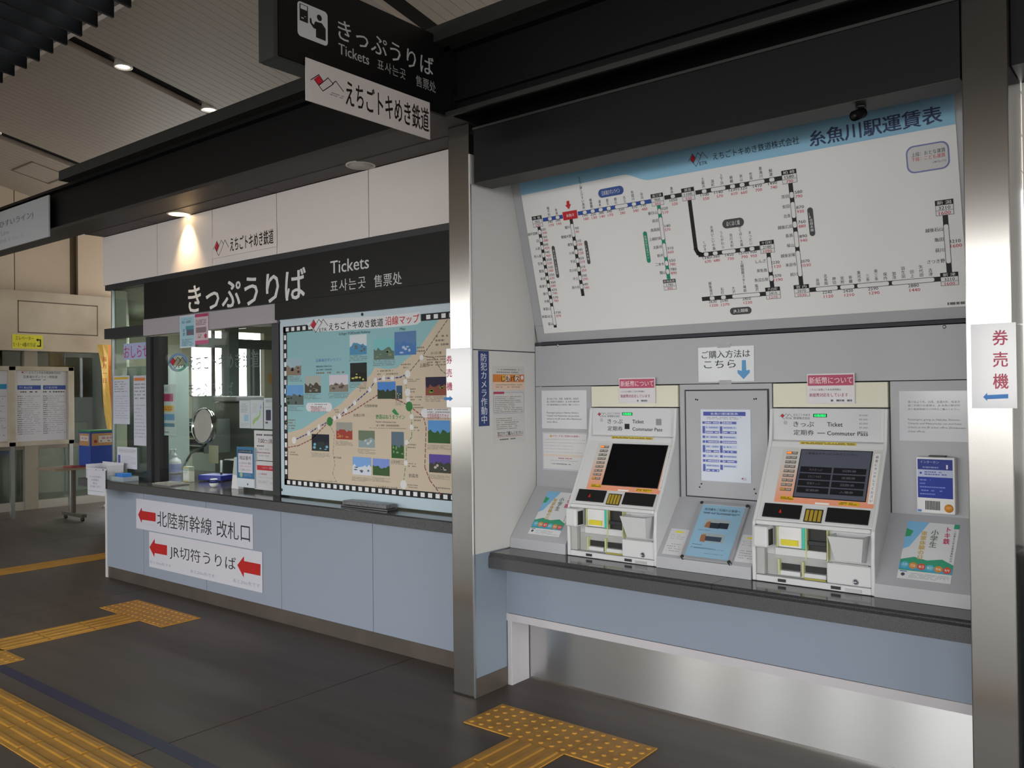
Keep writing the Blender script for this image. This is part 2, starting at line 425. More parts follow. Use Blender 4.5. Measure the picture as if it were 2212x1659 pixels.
f0 = bar_tile(t, -8.74, 4.3, 'y'); copies(f0, t, [(0, -.3*k) for k in range(1, 8)])
mb = MB(); mb.box(-5.6, 1.2, 2.0, 2.066, .0002, .0014, M_blue)
mb.build('floor_tape', label='dark blue tape stripe stuck across the grey floor', cat='tape')

# ================================================================ ceiling: sloping planks
def cz(y): return 4.6-0.2*(y-4.8)
cb = MB(); cb.prism([(-13.3, 3.47, cz(3.47)+.14), (-13.3, 10, cz(10)+.14), (-13.3, 10, cz(10)+.06), (-13.3, 3.47, cz(3.47)+.06)], (20.3, 0, 0), M_slot)
ceil = cb.build('ceiling', kind='structure', loc=(0, 5, 5))
slots = [-11.09, -7.96, -4.83, -1.70]
x = -13.1; pl = None; pw = 0.104
import itertools
while x < 6.9:
    if any(abs(x+pw/2-s) < 0.15 for s in slots): x += 0.02; continue
    mb = MB(); y0, y1 = 3.49, 9.9
    if pl is None:
        mb.prism([(x+.004, y0, cz(y0)+.055), (x+pw-.002, y0, cz(y0)+.055), (x+pw-.002, y0, cz(y0)), (x+.002, y0, cz(y0))], (0, y1-y0, cz(y1)-cz(y0)), M_ceil)
        pl = mb.build('ceiling_plank', parent=ceil); px0 = x
    else:
        c = pl.copy(); C.objects.link(c); c.parent = ceil; c.location = pl.location+Vector((x-px0, 0, 0))
    x += pw
ed = MB(); ed.box(-13.1, 7, 3.44, 3.49, cz(3.47)-.02, cz(3.47)+.2, M_ceil); ed.build('ceiling_edge', parent=ceil)
# slot lights
M_lamp = mat('lamp_glow', 'fff2dc', emit=9.0)
M_lampring = mat('lamp_ring', 'c9c4ba', 0.4)
n_ = 0
for sx0 in slots[:3]:
    for yy in (4.01, 4.92, 5.83):
        z0 = cz(yy)
        where = {(-7.96, 4.01): 'nearer lamp in the ceiling slot left of the hanging sign', (-7.96, 4.92): 'farther lamp in the ceiling slot left of the hanging sign', (-11.09, 4.01): 'lamp in the ceiling slot at the far left edge'}.get((sx0, yy))
        if where is None: continue
        r = thing('slot_lamp', 'small round glowing '+where, 'lamp', (sx0, yy, z0-.01), 'round lamps in the ceiling slots')
        mb = MB(); mb.lathe((sx0, yy, z0+.055), [(.075, 0), (.085, -.05), (.085, -.062), (.068, -.062), (.06, -.02)], n=20, m=M_lampring, cap=False); mb.build('ring', parent=r)
        mb = MB(); mb.lathe((sx0, yy, z0+.0), [(.055, 0), (.055, .006)], n=18, m=M_lamp); mb.build('bulb', parent=r)
mb = MB()
for k in range(4):
    p = [(-12.28, 4.69), (-11.6, 4.62), (-11.64, 5.09), (-12.21, 5.18)]
hx0, hx1, hy0, hy1 = -12.25, -11.6, 4.64, 5.12
for (a, b, c, d) in ((hx0, hx1, hy0, hy0+.02), (hx0, hx1, hy1-.02, hy1), (hx0, hx0+.02, hy0, hy1), (hx1-.02, hx1, hy0, hy1)):
    mb.prism([(a, c, cz(c)-.006), (b, c, cz(c)-.006), (b, c, cz(c)+.0), (a, c, cz(c)+.0)], (0, d-c, cz(d)-cz(c)), mat('hatch_line', '6e655c', .7))
mb.build('ceiling_hatch', label='square access hatch outline in the far left ceiling', cat='hatch')
# louvre over the concourse, with a bright skylight above
lv = thing('louvre', 'dark louvre of parallel hanging slats at the top left', 'louvre', (-8, 3.4, 4.8))
for k in range(26):
    xx = -12.95+.285*k
    MB().prism([(xx, 3.42, 4.74), (xx+.03, 3.42, 4.74), (xx+.03, 3.42, 4.885), (xx, 3.42, 4.885)], (0, -4.4, 0.55), M_louv).build('slat', parent=lv)
mb = MB()
for yy in (3.2, 2.2, 1.2): mb.box(-12.98, -5.5, yy, yy+.05, cz(yy)+.12, cz(yy)+.2, M_louv)
mb.build('carrier', parent=lv)
M_tube = mat('tube_glow', 'f2f8ff', emit=6.0)
for k in range(2):
    r = thing('strip_light', ('nearer' if k else 'farther')+' white strip light above the dark louvre slats', 'lamp', (-9+k*1.5, 2.6, 5.3), 'strip lights above the louvre')
    x0 = (-9.35, -7.9)[k]
    MB().box(x0, x0+.12, 1.2, 3.0, 5.32, 5.40, M_white).build('housing', parent=r)
    MB().box(x0+.04, x0+.08, 1.25, 2.95, 5.28, 5.319, M_tube).build('tube', parent=r)
# roof slab over the concourse (dark, with the louvre below)
mb = MB(); mb.box(-16, 7, -5.2, 3.44, 5.75, 5.95, mat('roof_grey', '8a8d90', 0.7)); mb.build('ceiling_roof', kind='structure')
mb = MB(); mb.box(-5.4, 7, -5.2, 3.44, 4.95, 5.0, mat('roof_under', '4a4744', 0.7)); mb.build('ceiling_concourse', kind='structure')

# ================================================================ far left end wall (X = -13.1)
XW = -13.1
wl = MB(); wl.box(XW-.25, XW-.03, -5.2, 6.5, 2.9, 5.9, M_joint); wall_left = wl.build('wall_left', kind='structure')
def wp(y0, y1, z0, z1, m=M_beige, d=0.0): return MB().box(XW-.03, XW+d, y0+.006, y1-.006, z0+.006, z1-.006, m).build('wall_panel', parent=wall_left)
ys = [-5.2, -3.4, -1.6, 0.2, 2.0, 3.5, 5.0, 5.77]
for a, b in zip(ys, ys[1:]):
    for z0, z1 in ((3.12, 4.16), (4.16, 5.8)): wp(a, b, z0, z1)
wp(5.76, 5.87, 3.12, 4.9, mat('brown_strip', '5c4a38', .7), -.025); wp(5.86, 6.5, 3.12, 4.9, mat('end_wall_light', 'bca994', 0.6), 0.04)
mb = MB(); mb.box(XW, XW+.16, 3.0, 6.42, 2.27, 3.12, M_rust); mb.build('trim_1', kind='structure')
mb = MB()
for (a, b, c, d) in ((4.98, 6.1, 2.52, 2.535), (4.98, 6.1, 2.965, 2.98), (4.98, 4.99, 2.52, 2.98), (6.09, 6.1, 2.52, 2.98)): mb.box(XW+.158, XW+.163, a, b, c, d, mat('panel_line', '4a3c30', .7))
mb.build('access_panel', label='rusty outlined access panel on the beige beam above the far doors', cat='panel')
# rust marks, glazing below the beam
gl = MB()
for a, b in ((0.4, 0.5), (2.0, 2.1), (3.5, 3.6), (5.10, 5.28), (6.34, 6.5)): gl.box(XW-.06, XW+.06, a, b, 0, 2.27, mat('door_frame', '7c7466', 0.5))
gl.box(XW-.05, XW+.05, -5.2, 6.5, 0, .12, mat('sill_steel', 'a8a29a', 0.35, metal=.7)); gl.box(XW-.05, XW+.05, -5.2, 6.5, 0.86, .92, M_base)
wf = gl.build('window_1', kind='structure')
for yy, c_, hh in ((5.5, '6b4a26', 2.0), (5.95, '8a6a2c', 2.1), (4.9, '4a4038', 2.2), (3.9, '5c5648', 1.9), (6.15, 'a8a090', 1.2)): MB().box(-14.3, -13.9, yy, yy+.22, 0, hh, mat('far_post_'+c_, c_, .6)).build('trim_far_post', kind='structure')
MB().box(XW-.012, XW-.006, -5.2, 6.5, .12, 2.27, M_glassg).build('window_1_pane', parent=wf)
MB().box(XW-.02, XW-.014, -5.2, 6.5, .12, .87, mat('lower_panel', '6e6a64', 0.35, metal=.5, noise=.3, nscale=2)).build('lower_panel', parent=wf)
mb = MB(); mb.box(-15.8, -15.7, -5.2, 6.6, 0, 3.0, mat('far_room', '37291c', 0.8, noise=.4, nscale=1.2)); mb.build('wall_far_room', kind='structure')
mb = MB(); mb.box(-15.7, -13.2, -5.2, 6.6, 2.9, 3.0, mat('far_room_ceiling', '4b453c', 0.8)); mb.build('ceiling_far_room', kind='structure')
mb = MB(); mb.box(-15.8, -13.1, 6.55, 6.65, 0, 5.2, M_beige); mb.build('wall_end_return', kind='structure')
# opposite side of the concourse: glazed front
mb = MB()
mb.box(-16, 7, -5.3, -5.1, 3.3, 5.9, M_beige); mb.box(-9.8, -6.6, -5.3, -5.1, 0, 2.55, mat('opp_wall', '6a6157', 0.7)); mb.box(-16, -9.8, -5.3, -5.1, 0, .35, MATS['opp_wall']); mb.box(-16, -14, -5.3, -5.1, .35, 2.55, MATS['opp_wall'])
mb.box(4.1, 7, -5.3, -5.1, 0, 2.55, MATS['opp_wall']); mb.build('wall_front', kind='structure')
mb = MB()
for xx in (-6.6, -2.2, -1.0, .2, 1.4, 2.6, 4.1): mb.box(xx-.05, xx+.05, -5.26, -5.14, 0, 2.55, M_dark)
for xx in (-5.6, -4.5, -3.35): mb.box(xx-.27, xx+.27, -5.29, -5.11, 0, 2.55, MATS['opp_wall'])
for xx in range(-16, 8, 2): mb.box(xx-.05, xx+.05, -5.26, -5.14, 2.55, 3.3, M_dark)
mb.box(-16, 7, -5.28, -5.12, 2.45, 2.6, M_dark); mb.box(-6.6, 4.1, -5.26, -5.14, 0, .15, M_dark); mb.box(-6.6, 4.1, -5.24, -5.16, 1.0, 1.06, M_dark)
mb.build('window_2', kind='structure')
mb = MB(); mb.box(6.1, 6.3, -5.2, -4.4, 0, 5.9, M_beige); mb.box(6.1, 6.3, 2.8, 10, 0, 5.9, M_beige); mb.box(6.1, 6.3, -4.4, 2.8, 3.2, 5.9, M_beige); mb.build('wall_right', kind='structure')
mb = MB(); mb.box(-60, 60, -80, -6.5, -.2, -.1, mat('outside_ground', '77746f', 0.9)); mb.box(7, 60, -6.5, 40, -.2, -.1, MATS['outside_ground']); mb.build('ground_outside', kind='structure')

# ================================================================ beam, soffit, columns
mb = MB()
mb.box(-7.28, 6.1, 3.12, 3.5, 3.385, 3.465, M_lip)
mb.build('trim_2', kind='structure')
mb = MB(); mb.box(-14, 6.1, 3.25, 3.32, 3.05, 3.386, M_beam); mb.box(-14, 6.1, 3.20, 3.31, 3.36, 3.385, M_beam)
mb.build('trim_3', kind='structure')
mb = MB(); mb.box(-14, -2.97, 3.205, 3.45, 3.026, 3.05, M_soffit); mb.box(-2.97, 6.1, 3.205, 3.222, 3.026, 3.05, M_lip); mb.box(-2.97, 6.1, 3.222, 3.47, 3.10, 3.12, M_beam); mb.box(-3.13, -2.94, 3.36, 3.66, 3.027, 3.13, M_beam); mb.box(-3.12, -2.965, 3.21, 3.46, 3.027, 3.12, M_beam); mb.build('trim_4', kind='structure')
mb = MB()
for a, b in ((-7.56, -6.64), (-6.64, -5.02), (-5.02, -4.06), (-4.06, -3.125)): mb.box(a+.003, b-.003, 3.453, 3.64, 3.022, 3.05, M_soffit2)
mb.box(-7.6, -2.97, 3.46, 3.7, 3.051, 3.06, M_joint); mb.box(-2.97, 6.1, 3.46, 3.7, 2.99, 3.1, M_beam); mb.build('trim_5', kind='structure')
mb = MB(); mb.box(-14, 6.1, 3.33, 3.6, 3.3, 4.9, M_beam) if False else None
# white wall band with its panels
bw = MB(); bw.box(-7.57, -3.12, 3.655, 3.80, 2.58, 3.03, M_joint); band = bw.build('wall_band', kind='structure')
for a, b in ((-7.58, -6.64), (-6.64, -5.83), (-5.83, -5.02), (-5.02, -4.06), (-4.06, -3.125)):
    MB().box(a+.004, b-.004, 3.62, 3.655, 2.59, 3.018, M_band).build('white_panel', parent=band)
mb = MB(); mb.box(-7.56, -3.12, 3.63, 3.80, 2.545, 2.59, M_dark); mb.build('trim_6', kind='structure')
def column(x0, x1, label):
    r = thing('steel_column', label, 'column', ((x0+x1)/2, 3.45, 0))
    MB().box(x0, x1, 3.354, 3.63, 0.0, 3.026, M_steel).build('cladding', parent=r, bevel=.004)
    MB().box(x0-.002, x1+.002, 3.352, 3.632, 0, .006, M_joint).build('base_joint', parent=r)
    return r
column(-3.124, -2.976, 'brushed stainless column between the counter and the machine alcove')
column(-.635, -.492, 'brushed stainless column at the right of the ticket machines')
# fascia over the machine alcove
mb = MB(); mb.box(-2.94, -.64, 3.354, 3.5, 2.70, 2.985, M_beam); mb.box(-2.94, -.64, 3.345, 3.354, 2.978, 2.99, M_lip); mb.box(-2.94, -.64, 3.35, 3.5, 2.697, 2.70, M_lip)
mb.build('fascia', label='black boxed fascia hanging over the fare table', cat='fascia')
mb = MB(); mb.box(-2.97, -.64, 3.51, 3.60, 2.93, 2.96, M_lip); mb.build('ceiling_alcove', kind='structure')
# small camera under the fascia
t = thing('security_camera', 'tiny black camera under the fascia above the fare table heading', 'camera', (-1.0, 3.42, 2.69))
mb = MB(); mb.lathe((-1.0, 3.42, 2.699), [(.02, 0), (.02, -.012)], n=14, m=M_blk); mb.build('mount', parent=t)
mb = MB(); mb.cyl((-1.0, 3.44, 2.675), (-1.015, 3.385, 2.652), .020, 14, mat('camera_black', '050505', .7, spec=.1)); mb.build('body', parent=t)
mb = MB(); mb.cyl((-1.015, 3.385, 2.652), (-1.0165, 3.379, 2.6495), .010, 12, M_blk); mb.build('lens', parent=t)
# downlights in the soffit
def downlight(x, y, label, m):
    r = thing('downlight', label, 'lamp', (x, y, 3.02), None)
    mb = MB(); mb.lathe((x, y, 3.026), [(.092, 0), (.092, -.008), (.078, -.008), (.07, .02)], n=28, m=M_lampring, cap=False); mb.build('ring', parent=r)
    mb = MB(); mb.lathe((x, y, 3.0185), [(.0, 0), (.076, 0), (.07, .003), (0, .003)], n=28, m=m, cap=False); mb.build('diffuser', parent=r)
downlight(-6.17, 3.545, 'glowing warm downlight in the soffit above the white band', mat('warm_glow', 'ffdca0', emit=7.0))
downlight(-4.03, 3.53, 'unlit downlight in the soffit beside the hanging sign', mat('off_lamp', 'b9b4ae', 0.25, noise=.1, nscale=60))
l = bpy.data.lights.new('downlight_beam', 'SPOT'); l.energy = 36; l.color = (1, .70, .36); l.spot_size = math.radians(78); l.spot_blend = 1.0; l.shadow_soft_size = .03
o = bpy.data.objects.new('downlight_beam', l); o.location = (-6.17, 3.545, 3.0); o.rotation_euler = (math.radians(12), 0, 0); C.objects.link(o)

# ================================================================ alcove walls
mb = MB(); mb.box(-2.978-.14, -2.978, 3.632, 4.0, 0, 1.826, M_side); mb.box(-2.978-.14, -2.978, 3.632, 4.0, 1.832, 2.9, M_side)
mb.box(-2.978-.14, -2.985, 3.632, 4.0, 1.82, 1.84, M_seam)
mb.box(-2.977, -2.968, 3.352, 3.90, 1.832, 2.86, M_side); mb.box(-2.977, -2.968, 3.352, 3.90, .75, 1.826, M_side); mb.box(-2.977, -2.970, 3.356, 3.90, 1.824, 1.834, M_seam)
mb.build('wall_side', kind='structure')
mb = MB(); mb.box(-2.9765, -2.9655, 3.3525, 3.36, 0, 2.70, M_alu); mb.build('trim_7', kind='structure')
mb = MB(); mb.box(-2.977, -2.969, 3.361, 3.62, .10, .75, mat('side_clad', '7f8c99', .45)); mb.build('wall_side_lower', kind='structure')
mb = MB(); mb.box(-2.977, -2.966, 3.361, 3.62, 0, .10, M_base); mb.build('baseboard_side', kind='structure')
# grey machine wall: panels between and above the machines
hw = thing('machine_housing', 'grey panelled wall housing the two ticket machines', 'wall unit', (-1.8, 3.9, .75))
XL, XR, WY = -2.967, -.637, 3.9
def gp(x0, x1, z0, z1, nm='grey_panel', y=WY, m=M_grey, g=.002): return MB().box(x0+g, x1-g, y, y+.05, z0+g, z1-g, m).build(nm, parent=hw)
gp(XL, XR, 1.632, 1.865)
gp(XL, -2.582, 1.06, 1.632); gp(-2.048, -1.562, 1.06, 1.632); gp(-1.038, XR, 1.06, 1.632)
MB().box(XL, XR, 3.96, 3.98, .74, 1.9, M_seam).build('backing', parent=hw)
for a, b in ((XL, -2.592), (-2.056, -1.572), (-1.046, XR)):
    MB().profx([(3.896, 1.062), (3.655, .80), (3.65, .746), (3.95, .746), (3.95, 1.062)], a+.002, b-.002, M_grey).build('sloped_base', parent=hw)
for a, b in ((-2.582, -2.050), (-1.560, -1.040)):
    MB().box(a+.004, b-.004, 3.892, 3.93, 1.517, 1.628, M_cream).build('cream_panel', parent=hw, bevel=.002)
# hinged flap with a dark outline
MB().box(-2.018, -1.578, 3.897, 3.8995, 1.066, 1.604, M_seam).build('flap_gap', parent=hw)
MB().box(-2.010, -1.586, 3.8945, 3.899, 1.073, 1.597, M_grey).build('flap', parent=hw)
mb = MB()
for x_, z_ in ((-1.955, 1.555), (-1.945, 1.553), (-1.65, 1.556), (-1.64, 1.557), (-1.93, 1.135), (-1.94, 1.118), (-1.655, 1.125), (-1.648, 1.105)): mb.cyl((x_, 3.8945, z_), (x_, 3.893, z_), .004, 8, M_blk)
mb.build('screw_hole', parent=hw)
# tilted frame of the fare table
n_t = np.array([0, -1.0, -.263]); n_t /= np.linalg.norm(n_t); up_t = np.array([0, -.263, 1.0]); up_t /= np.linalg.norm(up_t)
TP = ((0, 3.922, 1.887), tuple(n_t))
fb = thing('fare_board_case', 'grey tilted casing that frames the fare table', 'frame', (-1.8, 3.9, 1.87))
def tb(a0, a1, h0, h1, m, d0=-.03, d1=-.005):
    """bar on the tilted plane: along x, and h metres up the slope from its foot"""
    p = np.array([0, 3.922, 1.887]); c = MB()
    pts = [p+up_t*h0+n_t*d0, p+up_t*h1+n_t*d0, p+up_t*h1+n_t*d1, p+up_t*h0+n_t*d1]
    return c.prism([(a0, q[1], q[2]) for q in pts], (a1-a0, 0, 0), m)
tb(XL, XR, 0.0, .095, M_grey).build('lower_bar', parent=fb)
tb(XL, XL+.12, .096, 1.03, M_grey).build('left_bar', parent=fb)
tb(XR-.12, XR, .096, 1.03, M_grey).build('right_bar', parent=fb)
tb(XL, XR, 0.0, 1.03, M_seam, -.06, -.031).build('back_plate', parent=fb)
MB().box(XL, XR, 3.905, 3.95, 1.868, 1.884, M_seam).build('joint', parent=fb)
mb = MB()
for px_ in ((1205, 746), (2040, 706)):
    q = at(*px_, 'Y', 3.9); mb.lathe((q[0], 3.9, q[2]), [(.008, 0), (.006, .003)], (0, -1, 0), 10, M_alu)
mb.build('screw', parent=hw)

# right counter
ct = thing('machine_counter_base', 'blue-grey counter front under the ticket machines with steel recess', 'counter', (-1.8, 3.7, 0))
MB().box(-2.965, -.637, 3.62, 3.65, .395, .665, mat('blue_panel', '808b9a', .42)).build('front_panel', parent=ct)
MB().box(-2.97, -.637, 3.618, 3.66, .352, .392, mat('rail_grey', 'b6b2b6', .45)).build('rail', parent=ct)
MB().box(-2.966, -2.936, 3.62, 3.775, 0, .352, MATS['rail_grey']).build('leg', parent=ct, bevel=.003)
MB().box(-2.966, -.637, 3.78, 3.80, .012, .36, M_steelp).build('kick_plate', parent=ct)
MB().box(-2.966, -.637, 3.66, 3.779, .356, .36, M_band).build('recess_top', parent=ct)
mb = MB()
mb.profx([(3.47, .663), (3.47, .722), (3.479, .731), (3.479, .737), (3.488, .745), (3.95, .745), (3.95, .663)], -2.966, -1.683, M_granite)
mb.profx([(3.47, .663), (3.47, .722), (3.479, .731), (3.479, .737), (3.488, .745), (3.95, .745), (3.95, .663)], -1.681, -.637, M_granite)
mb.box(-2.9655, -.637, 3.4685, 3.4699, .664, .722, M_graniteR)
mb.build('countertop', label='polished dark granite worktop under the two ticket machines', cat='countertop')

# left counter
lc = thing('ticket_counter_base', 'blue-grey panelled front of the staffed ticket counter', 'counter', (-5.35, 3.64, 0))
sx_ = [-7.59, -6.92, -5.97, -5.02, -4.07, -3.126]
for a, b in zip(sx_, sx_[1:]): MB().box(a+.0025, b-.0025, 3.635, 3.665, .10, .826, M_clad).build('front_panel', parent=lc)
MB().box(-7.58, -3.126, 3.643, 3.68, .09, .82, M_seam).build('backing', parent=lc)
MB().box(-7.585, -3.126, 3.642, 3.67, 0, .095, M_base).build('plinth', parent=lc)
MB().box(-7.592, -7.56, 3.633, 4.44, 0, .826, M_side).build('end_panel', parent=lc)
mb = MB(); mb.profx([(3.44, .826), (3.44, .886), (3.447, .893), (4.45, .893), (4.45, .826)], -7.68, -3.126, M_granite); mb.box(-7.68, -3.126, 3.4385, 3.4399, .827, .885, M_graniteR)
mb.build('countertop', label='dark granite worktop of the staffed ticket counter', cat='countertop')
def pj(x, y, z):
    d = np.array([x, y, z])-CAM; return (1106+FPX*(d@_R)/(d@_fw), 829.5-FPX*(d@_U)/(d@_fw))
def wquad(ax, val, h0, h1, z0, z1):
    """pixel corners of a rectangle given in world metres"""
    f = (lambda h, z: pj(h, val, z)) if ax == 'Y' else (lambda h, z: pj(val, h, z))
    return [f(h0, z1), f(h1, z1), f(h1, z0), f(h0, z0)]
def crop(x0, y0, k): return lambda x, y: (x0+x*k, y0+y*k)
def arrow(s, tip, ht, hb, bt0, bt1, bb1, bb0, col='b01c1c', layer=3): s.brk(); s.poly([tip, ht, bt0, bt1, bb1, bb0, hb], col, layer); s.brk()

# ================================================================ ticket office glazing
og = MB()
og.box(-7.503, -7.488, 3.655, 3.68, .893, 2.545, M_alu); og.box(-6.872, -6.80, 3.64, 3.72, .893, 2.10, M_dark); og.box(-6.797, -6.70, 3.66, 3.74, .893, 2.10, M_blk)
og.box(-5.118, -5.035, 3.64, 3.72, .893, 2.12, M_dark); og.box(-7.58, -6.872, 3.63, 3.70, 2.115, 2.205, M_dark); og.box(-7.5, -6.87, 3.65, 3.69, .893, .915, M_dark)
wg = og.build('window_3', kind='structure')
gq = MB().box(-7.49, -6.872, 3.664, 3.670, .915, 2.115, M_glassg).build('glass_pane', parent=wg)
MB().box(-7.49, -6.80, 3.664, 3.670, 2.205, 2.545, M_glassg).build('glass_pane', parent=wg)
MB().box(-6.70, -5.118, 3.690, 3.696, 1.00, 2.10, M_glass).build('glass_pane', parent=wg)
MB().box(-6.87, -5.022, 3.615, 3.66, 2.107, 2.243, mat('blind_box', 'a39da3', .45)).build('blind_box', label='pale grey blind box above the ticket window', cat='blind', bevel=.003)
# black main sign
sg = Sheet(wquad('Y', 3.596, -6.815, -3.13, 2.247, 2.543), 'Y', 3.596)
sg.text('きっぷうりば', (407, 648), (660, 609), 58, 'dcdcdc', 2, 2); sg.brk()
sg.text('Tickets', (714, 574), (797, 570), 27, 'd4d4d4', 1); sg.brk(); sg.text('표사는곳', (714, 617), (790, 611), 25, 'cfcfcf', 0); sg.brk(); sg.text('售票处', (808, 607), (868, 601), 27, 'cfcfcf', 0)
r = thing('ticket_sign', 'long black ticket counter sign with large white Japanese lettering', 'sign', (-5, 3.6, 2.24))
sg.finish('sign_face', paper_mat=M_black, parent=r, print_name='lettering')
MB().box(-6.815, -3.13, 3.598, 3.65, 2.247, 2.543, M_black).build('box', parent=r)
MB().box(-5.02, -3.13, 3.598, 3.65, 2.125, 2.246, M_black).build('lower_panel', parent=r)
# small sign on the band
s = Sheet([(458, 513), (597, 480), (597, 538), (459, 554)], 'Y', 3.612)
s.logo((460, 521), (488, 547), etr=False); s.text('えちごトキめき鉄道', (490.5, 532), (589, 509), 28, '1c1a1a', 2)
s.finish('railway_sign', 'e6dcd7', 'small white railway name sign on the white band, lit by the downlight', 'sign', thick=.004)
# hanging sign
r = thing('hanging_sign', 'black double-sided ticket sign hanging out over the concourse from the beam', 'sign', (-3.05, 2.7, 3.03))
MB().box(-3.10, -3.002, 2.165, 3.2, 3.03, 3.43, M_black).build('box', parent=r)
MB().box(-3.104, -2.998, 2.155, 2.175, 3.022, 3.438, M_lip).build('end_frame', parent=r)
MB().box(-3.104, -2.998, 2.175, 3.2, 3.020, 3.030, M_lip).build('bottom_frame', parent=r)
MB().box(-3.09, -2.96, 3.2, 3.25, 3.055, 3.40, M_black).build('bracket', parent=r)
s = Sheet(wquad('X', -2.999, 2.18, 3.198, 3.035, 3.425), 'X', -2.999)
(a0, b0), (a1, b1) = s.ab((642, 0)), s.ab((708, 101))
s.rrect_ab(a0, b0, a1, b1, .018, 'c4c4c6', 1)
W_, H_ = a1-a0, b1-b0; g = lambda x, y: (a0+W_*x, b0+H_*y)
s.rect_ab(*g(.07, .06), *g(.34, .55), '161616', 2); s.rect_ab(*g(.10, .08), *g(.31, .20), 'c4c4c6', 3); s.rect_ab(*g(.12, .44), *g(.20, .47), 'c4c4c6', 3); s.rect_ab(*g(.22, .38), *g(.27, .40), 'c4c4c6', 3)
s.disc_ab(*g(.72, .25), W_*.085, '161616', 2); s.poly_ab([g(.58, .40), g(.80, .38), g(.93, .50), g(.93, .86), g(.60, .86), g(.60, .62), g(.52, .62), g(.40, .50), g(.40, .36), g(.45, .36), g(.47, .48), g(.53, .52)], '161616', 2)
s.brk(); s.text('きっぷうりば', (730, 67), (936, 141), 44, 'b9b9bb', 1, 2); s.brk(); s.text('Tickets', (731, 106), (797, 128), 23, 'a8a8aa', 1)
s.brk(); s.text('표사는곳', (815, 140), (876, 160), 23, '9c9c9e', 0); s.brk(); s.text('售票处', (898, 174), (941, 189), 24, '9c9c9e', 0)
s.finish('face', paper_mat=M_black, parent=r, print_name='lettering')
s = Sheet([(660, 124), (927.4, 221), (930, 301.5), (661, 217)], 'X', -2.985)
s.logo((671, 154), (742, 212), etr=False); s.tiny((712, 197), (743, 216), 2, '807a78'); s.text('えちごトキめき鉄道', (747, 203), (926, 257), 56, '1a1616', 2)
s.finish('railway_sign', 'c9c0bd', 'white railway name plate hung below the black hanging sign', 'sign', thick=.004)
# sign on the beam, far left
s = Sheet([(0, 459), (105, 420), (105, 508), (0, 543)], 'Y', 3.19, ext=(1.0, 0, 0, 0))
s.text('(日本海ひすいライン)', (-38, 503), (73, 462), 17, '55575c', 1); s.text('Hisui Line', (-22, 514), (20, 503), 9, '8a8a8e', 0); s.text('日本海翡翠線 표 타는 곳', (-30, 531), (52, 512), 8, '9a9a9e', 0)
s.finish('line_sign', 'b9bbbf', 'white line direction sign on the black beam at the left edge', 'sign', thick=.012)
# ---------------------------------------------------------------- papers on the counter front
s = Sheet([(294, 1075), (545.6, 1113), (547, 1189), (294.6, 1139)], 'Y', 3.632)
arrow(s, (298.5, 1110), (306, 1094.6), (306, 1127.6), (307, 1102), (336, 1107), (336, 1125.5), (307, 1121))
s.text('北陸新幹線', (339, 1120), (457, 1137), 34, '25252b', 0, 2); s.text('改札口', (467.5, 1143), (540, 1153), 37, '25252b', 0); s.tiny((309, 1128), (336, 1134), 1, '9a9aa2')
s.finish('paper_notice', 'c4c4ce', 'upper white paper on the counter front, one red arrow at its left', 'notice')
s = Sheet([(321.5, 1146), (566, 1195), (567.5, 1283), (323, 1222)], 'Y', 3.6305)
arrow(s, (323, 1180), (334, 1162), (334, 1202), (334.5, 1172), (361, 1177), (361, 1198.5), (334.5, 1193))
arrow(s, (513, 1222), (527, 1203), (527, 1249), (527.5, 1213.5), (563, 1221), (563, 1246), (527.5, 1238))
s.text('JR切符うりば', (367, 1192), (510, 1221), 31, '25252b', 0, 2)
for p, q, h in (((324.6, 1213), (370, 1220.6), 6.5), ((412, 1233.7), (464.5, 1245), 7.5), ((504, 1255.5), (562, 1267), 9)): s.text('あと20m先です', p, q, h, '8e92a4', 0)
s.finish('paper_notice', 'c6c6ce', 'lower white paper on the counter front, with two red arrows', 'notice')
# ---------------------------------------------------------------- route map
c6 = crop(590, 640, .2833)
s = Sheet([(602, 692), (971, 653), (975, 1105), (610, 1072)], 'Y', 3.622, ext=(0, .225, 0, 0)); W, H = s.W, s.H
L0 = s.ab(c6(70, 240))[0]; T0 = s.ab(c6(100, 235))[1]; B1 = s.ab(c6(95, 1450))[1]; R1 = W+.225
s.rect_ab(L0, T0, R1, B1, '8fbcc2', 1)
land = [(1340, 150), (1285, 150), (1100, 420), (1000, 500), (950, 548), (880, 560), (780, 545), (750, 600), (600, 740), (520, 830), (350, 940), (230, 1020), (100, 1062), (95, 1440), (1358, 1555)]
lp = [s.ab(c6(*p)) for p in land]; lp[0] = (R1, lp[0][1]-.01); lp[-1] = (R1, B1); lp[-2] = (L0, B1); lp[-3] = (L0, lp[-3][1]); s.poly_ab(lp, 'cbbca6', 2)
fw_ = .042; s.rect_ab(L0, T0, L0+fw_, B1, '17181a', 3); s.rect_ab(L0, B1-fw_, R1, B1, '17181a', 3); s.rect_ab(L0, T0, L0+.42, T0+fw_, '17181a', 3); s.rect_ab(s.ab(c6(1130, 140))[0], T0-.0, R1, T0+fw_, '17181a', 3)
k = L0+.03
while k < R1-.03:
    s.rect_ab(k, B1-fw_+.008, k+.034, B1-.008, 'e4e6e8', 4)
    if k < L0+.38 or k > s.ab(c6(1135, 140))[0]: s.rect_ab(k, T0+.008, k+.034, T0+fw_-.008, 'e4e6e8', 4)
    k += .062
k = T0+.06
while k < B1-.07: s.rect_ab(L0+.009, k, L0+fw_-.009, k+.034, 'e4e6e8', 4); k += .062
pb = [c6(*p) for p in ((250, 215), (330, 175), (840, 150), (1120, 118), (1128, 195), (1100, 215), (850, 242), (420, 270), (320, 275))]; s.poly(pb, 'd9dcdf', 5)
